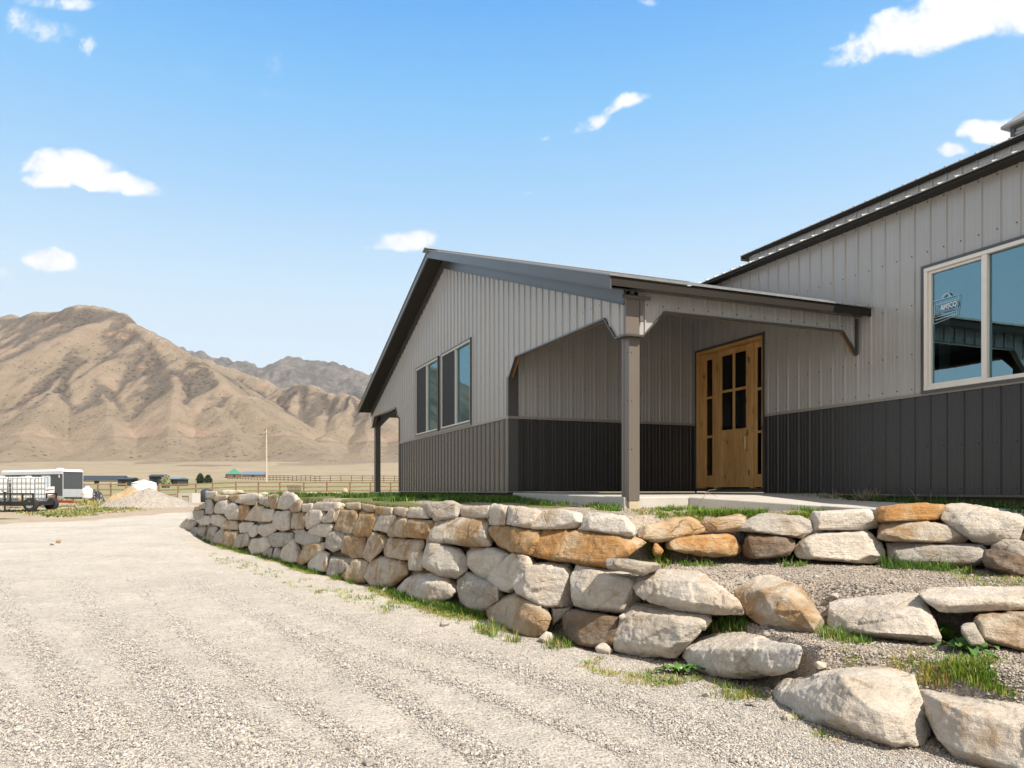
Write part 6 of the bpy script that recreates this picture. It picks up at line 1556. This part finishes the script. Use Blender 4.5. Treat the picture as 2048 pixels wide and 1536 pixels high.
mb = MB(); mb.lathe([(0,-.3),(.89,-.3),(.89,1.34),(.86,1.40)], (0,0,0), 36); mb.build('wall', M_WHITE, tk, smooth=True)
mb = MB(); mb.lathe([(.90,1.395),(.90,1.42),(.5,1.56),(.16,1.60),(.16,1.66),(0,1.66)], (0,0,0), 36); mb.build('lid', M_WHITE, tk)
q = at(370.5, 50); bx = empty('concrete_box', (q.x, 50, q.z), R(-12), 'pale precast concrete box with a square opening', 'concrete box')
mb = MB(); W2_, H2_ = .52, .66
mb.prism([(-W2_,0),(W2_,0),(W2_,H2_),(-W2_,H2_)], lambda t: (t[0], .12, t[1]), lambda t: (t[0], .9, t[1]))
for x0, x1, z0_, z1_ in ((-W2_,-.27,0,H2_),(.27,W2_,0,H2_),(-.27,.27,.48,H2_),(-.27,.27,0,.06)): mb.box(x0, x1, 0, .119, z0_, z1_)
mb.build('shell', M_CONCL, bx); mb = MB(); mb.box(-.26, .26, .04, .1, .065, .475); mb.build('infill', simple('tan_panel', (.42,.36,.27), .8), bx)
q = at(413, 52); o = MB(); o.lathe([(0,-.1),(.34,-.05),(.42,.25),(.42,.62),(.33,.83),(.15,.93),(0,.95)], (0,0,0), 20); o = o.build('drum', M_BLUEG, smooth=True, loc=(q.x, 52, q.z)); tag(o, 'dark blue grey rounded drum beside the wall end', 'tank')

# fences
def fence(name, pts, spacing, h, nrail, label, post_w=.15):
    root = empty(name, (pts[0][0], pts[0][1], gz1(*pts[0])), 0, label, 'fence', 'ranch fences'); org = Vector(root.location)
    P_ = []
    for (ax, ay), (bx_, by) in zip(pts[:-1], pts[1:]):
        L = math.hypot(bx_-ax, by-ay); n = max(1, round(L/spacing))
        for k in range(n): P_.append((ax+(bx_-ax)*k/n, ay+(by-ay)*k/n))
    P_.append(pts[-1]); Z = [gz1(*p) for p in P_]; rg = random.Random(len(P_))
    for (x, y), z in zip(P_, Z):
        mb = MB(); mb.tube([Vector((x,y,z-.2))-org, Vector((x+rg.uniform(-.03,.03),y,z+h*rg.uniform(.97,1.05)))-org], post_w/2, 7); mb.build('post', M_RAIL, root)
    for r_ in range(nrail):
        mb = MB(); zz = h*(.93-.36*r_)
        for (a, za), (b, zb_) in zip(list(zip(P_, Z))[:-1], list(zip(P_, Z))[1:]): mb.bar(Vector((a[0],a[1]-.08,za+zz+rg.uniform(-.03,.03)))-org, Vector((b[0],b[1]-.08,zb_+zz+rg.uniform(-.03,.03)))-org, .06, .12)
        mb.build('rail', M_RAIL, root)
    return root
def fx(px, D): return ((px-CX)/F*D, D)
fence('rail_fence', [fx(318,66), fx(425,74), fx(560,79), fx(700,81), fx(860,84)], 2.46, 1.22, 3, 'nearer brown pole fence running across behind the boulder wall')
fence('rail_fence', [fx(455,215), fx(560,180), fx(640,162), fx(900,156)], 2.46, 1.30, 3, 'farther brown pole fence along the top of the green field', .17)
fence('rail_fence', [fx(168,63), fx(196,64), fx(222,64.5), fx(252,65)], 1.25, 1.35, 3, 'brown corral fence between the cargo trailer and the soil heap')
# utility pole
q = at(533, 150); up_ = empty('utility_pole', (q.x, 150, q.z-.5), 0, 'tall pale utility pole with a short crossarm in the field', 'utility pole')
mb = MB(); mb.tube([(0,0,0), (0,0,11.2)], [.17,.11], 8); mb.build('pole', simple('pale_pole', (.52,.45,.36), .85), up_)
mb = MB(); mb.bar((-.55,0,10.3), (.55,0,10.3), .12); mb.build('crossarm', M_RAIL, up_)
for x in (-.45, .45):
    mb = MB(); mb.lathe([(.05,0),(.09,.05),(.05,.2),(0,.22)], (x,0,10.36), 8); mb.build('insulator', M_GALV, up_)
# pallet stack and small yard things beyond the wall
q = at(588, 70); ps = empty('pallet_stack', (q.x, 70, q.z), R(15), 'stack of grey brown wooden pallets in front of the near fence', 'pallets')
rg = random.Random(4)
for k in range(7):
    mb = MB(); dx, dy = rg.uniform(-.05,.05), rg.uniform(-.05,.05); z = .145*k
    for y in (-.45, 0, .45): mb.box(-.6+dx, .6+dx, y-.04+dy, y+.04+dy, z, z+.09)
    for i in range(6): mb.box(-.6+dx+i*.22, -.5+dx+i*.22, -.5+dy, .5+dy, z+.091, z+.115)
    mb.build('pallet', simple('pallet_wood', (.15,.115,.085), .9, var=.35) if k == 0 else bpy.data.materials['pallet_wood'], ps)
q = at(484.5, 60); ch = empty('plastic_bin', (q.x, 60, q.z-.05), 0, 'dark blue plastic bin standing in front of the near fence', 'bin')
mb = MB(); mb.prism([(-.25,-.2),(.25,-.2),(.25,.2),(-.25,.2)], lambda t: (t[0]*.85, t[1], 0), lambda t: (t[0], t[1], .62)); mb.build('body', M_BLUEG, ch); mb = MB(); mb.box(-.29, .29, -.23, .23, .621, .68); mb.build('lid', M_BLACK, ch)
q = at(652, 62); mb = MB(); mb.lathe([(0,0),(.2,0),(.21,.05),(.21,.42),(.17,.46),(0,.46)], (0,0,0), 18, 0, Matrix.Rotation(R(70), 4, 'X')); o = mb.build('white_bucket', M_WHITE, loc=(q.x, 62, q.z+.2)); tag(o, 'white bucket lying on its side before the near fence', 'bucket')
def heap_rock(px, py0, w_, D, tone, label):
    poly = [(px-w_, py0+3), (px-w_*.8, py0-5), (px-w_*.1, py0-6.5), (px+w_*.7, py0-5), (px+w_, py0+3), (px, py0+4)]
    o = make_rock(dict(T=0, s=D, tone=tone, poly=poly, cuts=2, amp=.6), rng); tag(o, label, 'boulder', 'flat stones lying beyond the wall')
heap_rock(622, 990, 18, 38, 'p', 'pale flat stone lying on the grass beyond the wall')
heap_rock(664, 990, 24, 38, 'v', 'long orange flat stone lying on the grass beyond the wall')
heap_rock(690, 982, 6, 60, 'm', 'small pinkish upright stone near the far porch post')
# far buildings
def shed(px, D, w_, d_, h, yaw, mat, rmat, label, name='shed', gable=True, rh=.5):
    q = at(px, D); r_ = empty(name, (q.x, D, q.z-.2), R(yaw), label, 'building')
    mb = MB(); mb.box(-w_/2, w_/2, -d_/2, d_/2, 0, h); mb.build('wall', mat, r_)
    mb = MB(); e = .25
    if gable: mb.prism([(-w_/2-e, h+.002), (w_/2+e, h+.002), (0, h+rh)], lambda t: (t[0], -d_/2-e, t[1]), lambda t: (t[0], d_/2+e, t[1]))
    else: mb.prism([(-d_/2-e, h+.002), (d_/2+e, h+.002), (0, h+rh)], lambda t: (-w_/2-e, t[0], t[1]), lambda t: (w_/2+e, t[0], t[1]))
    mb.build('roof', rmat, r_)
    mb = MB(); mb.box(-.4, .4, -d_/2-.03, -d_/2-.002, .2, h*.85); mb.build('door', M_BLACK, r_); return r_
M_DKMET = simple('dark_sheet_metal', (.045,.048,.052), .5, .2); M_GRNROOF = simple('green_metal_roof', (.10,.33,.26), .4, .2); M_BLUROOF = simple('blue_grey_roof', (.16,.21,.27), .45, .2); M_LOG = simple('brown_log_wall', (.20,.12,.07), .85)
shed(256, 118, 1.9, 3, 1.2, 6, M_DKMET, M_DKMET, 'small dark shed left of the white water tank', gable=False, rh=.3)
shed(318, 122, 1.9, 3, 1.6, 4, M_DKMET, M_DKMET, 'dark shed just right of the white water tank', gable=False, rh=.35)
shed(352, 120, 2.4, 3, 1.2, -8, M_DKMET, M_BLUROOF, 'long dark shed right of the pale bush', gable=False, rh=.3)
shed(205, 130, 7.5, 4, .9, 3, simple('pale_shed_wall', (.55,.52,.47), .8), M_DKMET, 'low pale shed with dark roof behind the corral fence', gable=False, rh=.8)
shed(467, 255, 4.6, 9, 1.2, 24, M_LOG, M_GRNROOF, 'small house with a green metal roof beyond the near fence', 'house', True, 1.9)
shed(508, 262, 7.0, 6, 1.0, 12, M_LOG, M_BLUROOF, 'low building with a blue grey roof beside the green roofed house', 'house', False, 1.1)
# trees and bushes
M_CON = simple('conifer_needles', (.030,.055,.022), .8, var=.3, scale=2); M_PALE = simple('pale_spring_leaves', (.33,.34,.20), .8, var=.2, scale=2); M_BARK = simple('tree_bark', (.12,.09,.07), .9)
def bush(name, px, D, w_, h, mat, label, seed, cone=.6, zoff=0):
    q = at(px, D); rgn = np.random.default_rng(seed); root = empty(name, (q.x, D, q.z+zoff), 0, label, 'tree' if 'tree' in name or 'pine' in name else 'bush')
    mb = MB(); mb.tube([(0,0,-.2), (0,0,h*.8)], [w_*.06, w_*.02], 6); mb.build('trunk', M_BARK, root)
    n = 2600; f = rgn.random(n)**.8; zz = h*(.06+.94*f); rad = w_/2*np.where(f < .25, .55+1.8*f, (1-f)**cone*1.25)*np.sqrt(rgn.random(n))*rgn.uniform(.75, 1.12, n)
    a = rgn.uniform(0, 6.28, n); c = np.stack([rad*np.cos(a), rad*np.sin(a), zz], 1); s_ = .055*w_
    tri = rgn.normal(0, s_, (n, 3, 3)) + c[:,None,:]
    np_mesh('crown', tri.reshape(-1,3), np.arange(n*3).reshape(-1,3), mat, parent=root)
bush('pine_tree', 400.5, 140, 1.55, 1.9, M_CON, 'dark round conifer, left one of the pair past the drum', 1, .45, -.1)
bush('pine_tree', 416, 140, 1.5, 1.65, M_CON, 'dark round conifer, right one of the pair past the drum', 2, .45, -.1)
bush('leafy_bush', 331.5, 104, 1.45, 1.75, M_PALE, 'pale green spring bush right of the white water tank', 3, .55, -.1)

# ------------------------------------------------------------------ air
mb = MB(); mb.box(-6000, 6000, -60, 6600, CZ-70, 1450)
t = NT('haze_air'); pv = t.n('ShaderNodeVolumePrincipled'); pv.inputs['Color'].default_value = (.90,.93,1.0,1); pv.inputs['Density'].default_value = HAZE; pv.inputs['Anisotropy'].default_value = .2
t.l(pv.outputs[0], t.out.inputs['Volume'])
if HAZE > 0: mb.build('haze', t.mat)['kind'] = 'stuff'
SC.cycles.volume_bounces = 0
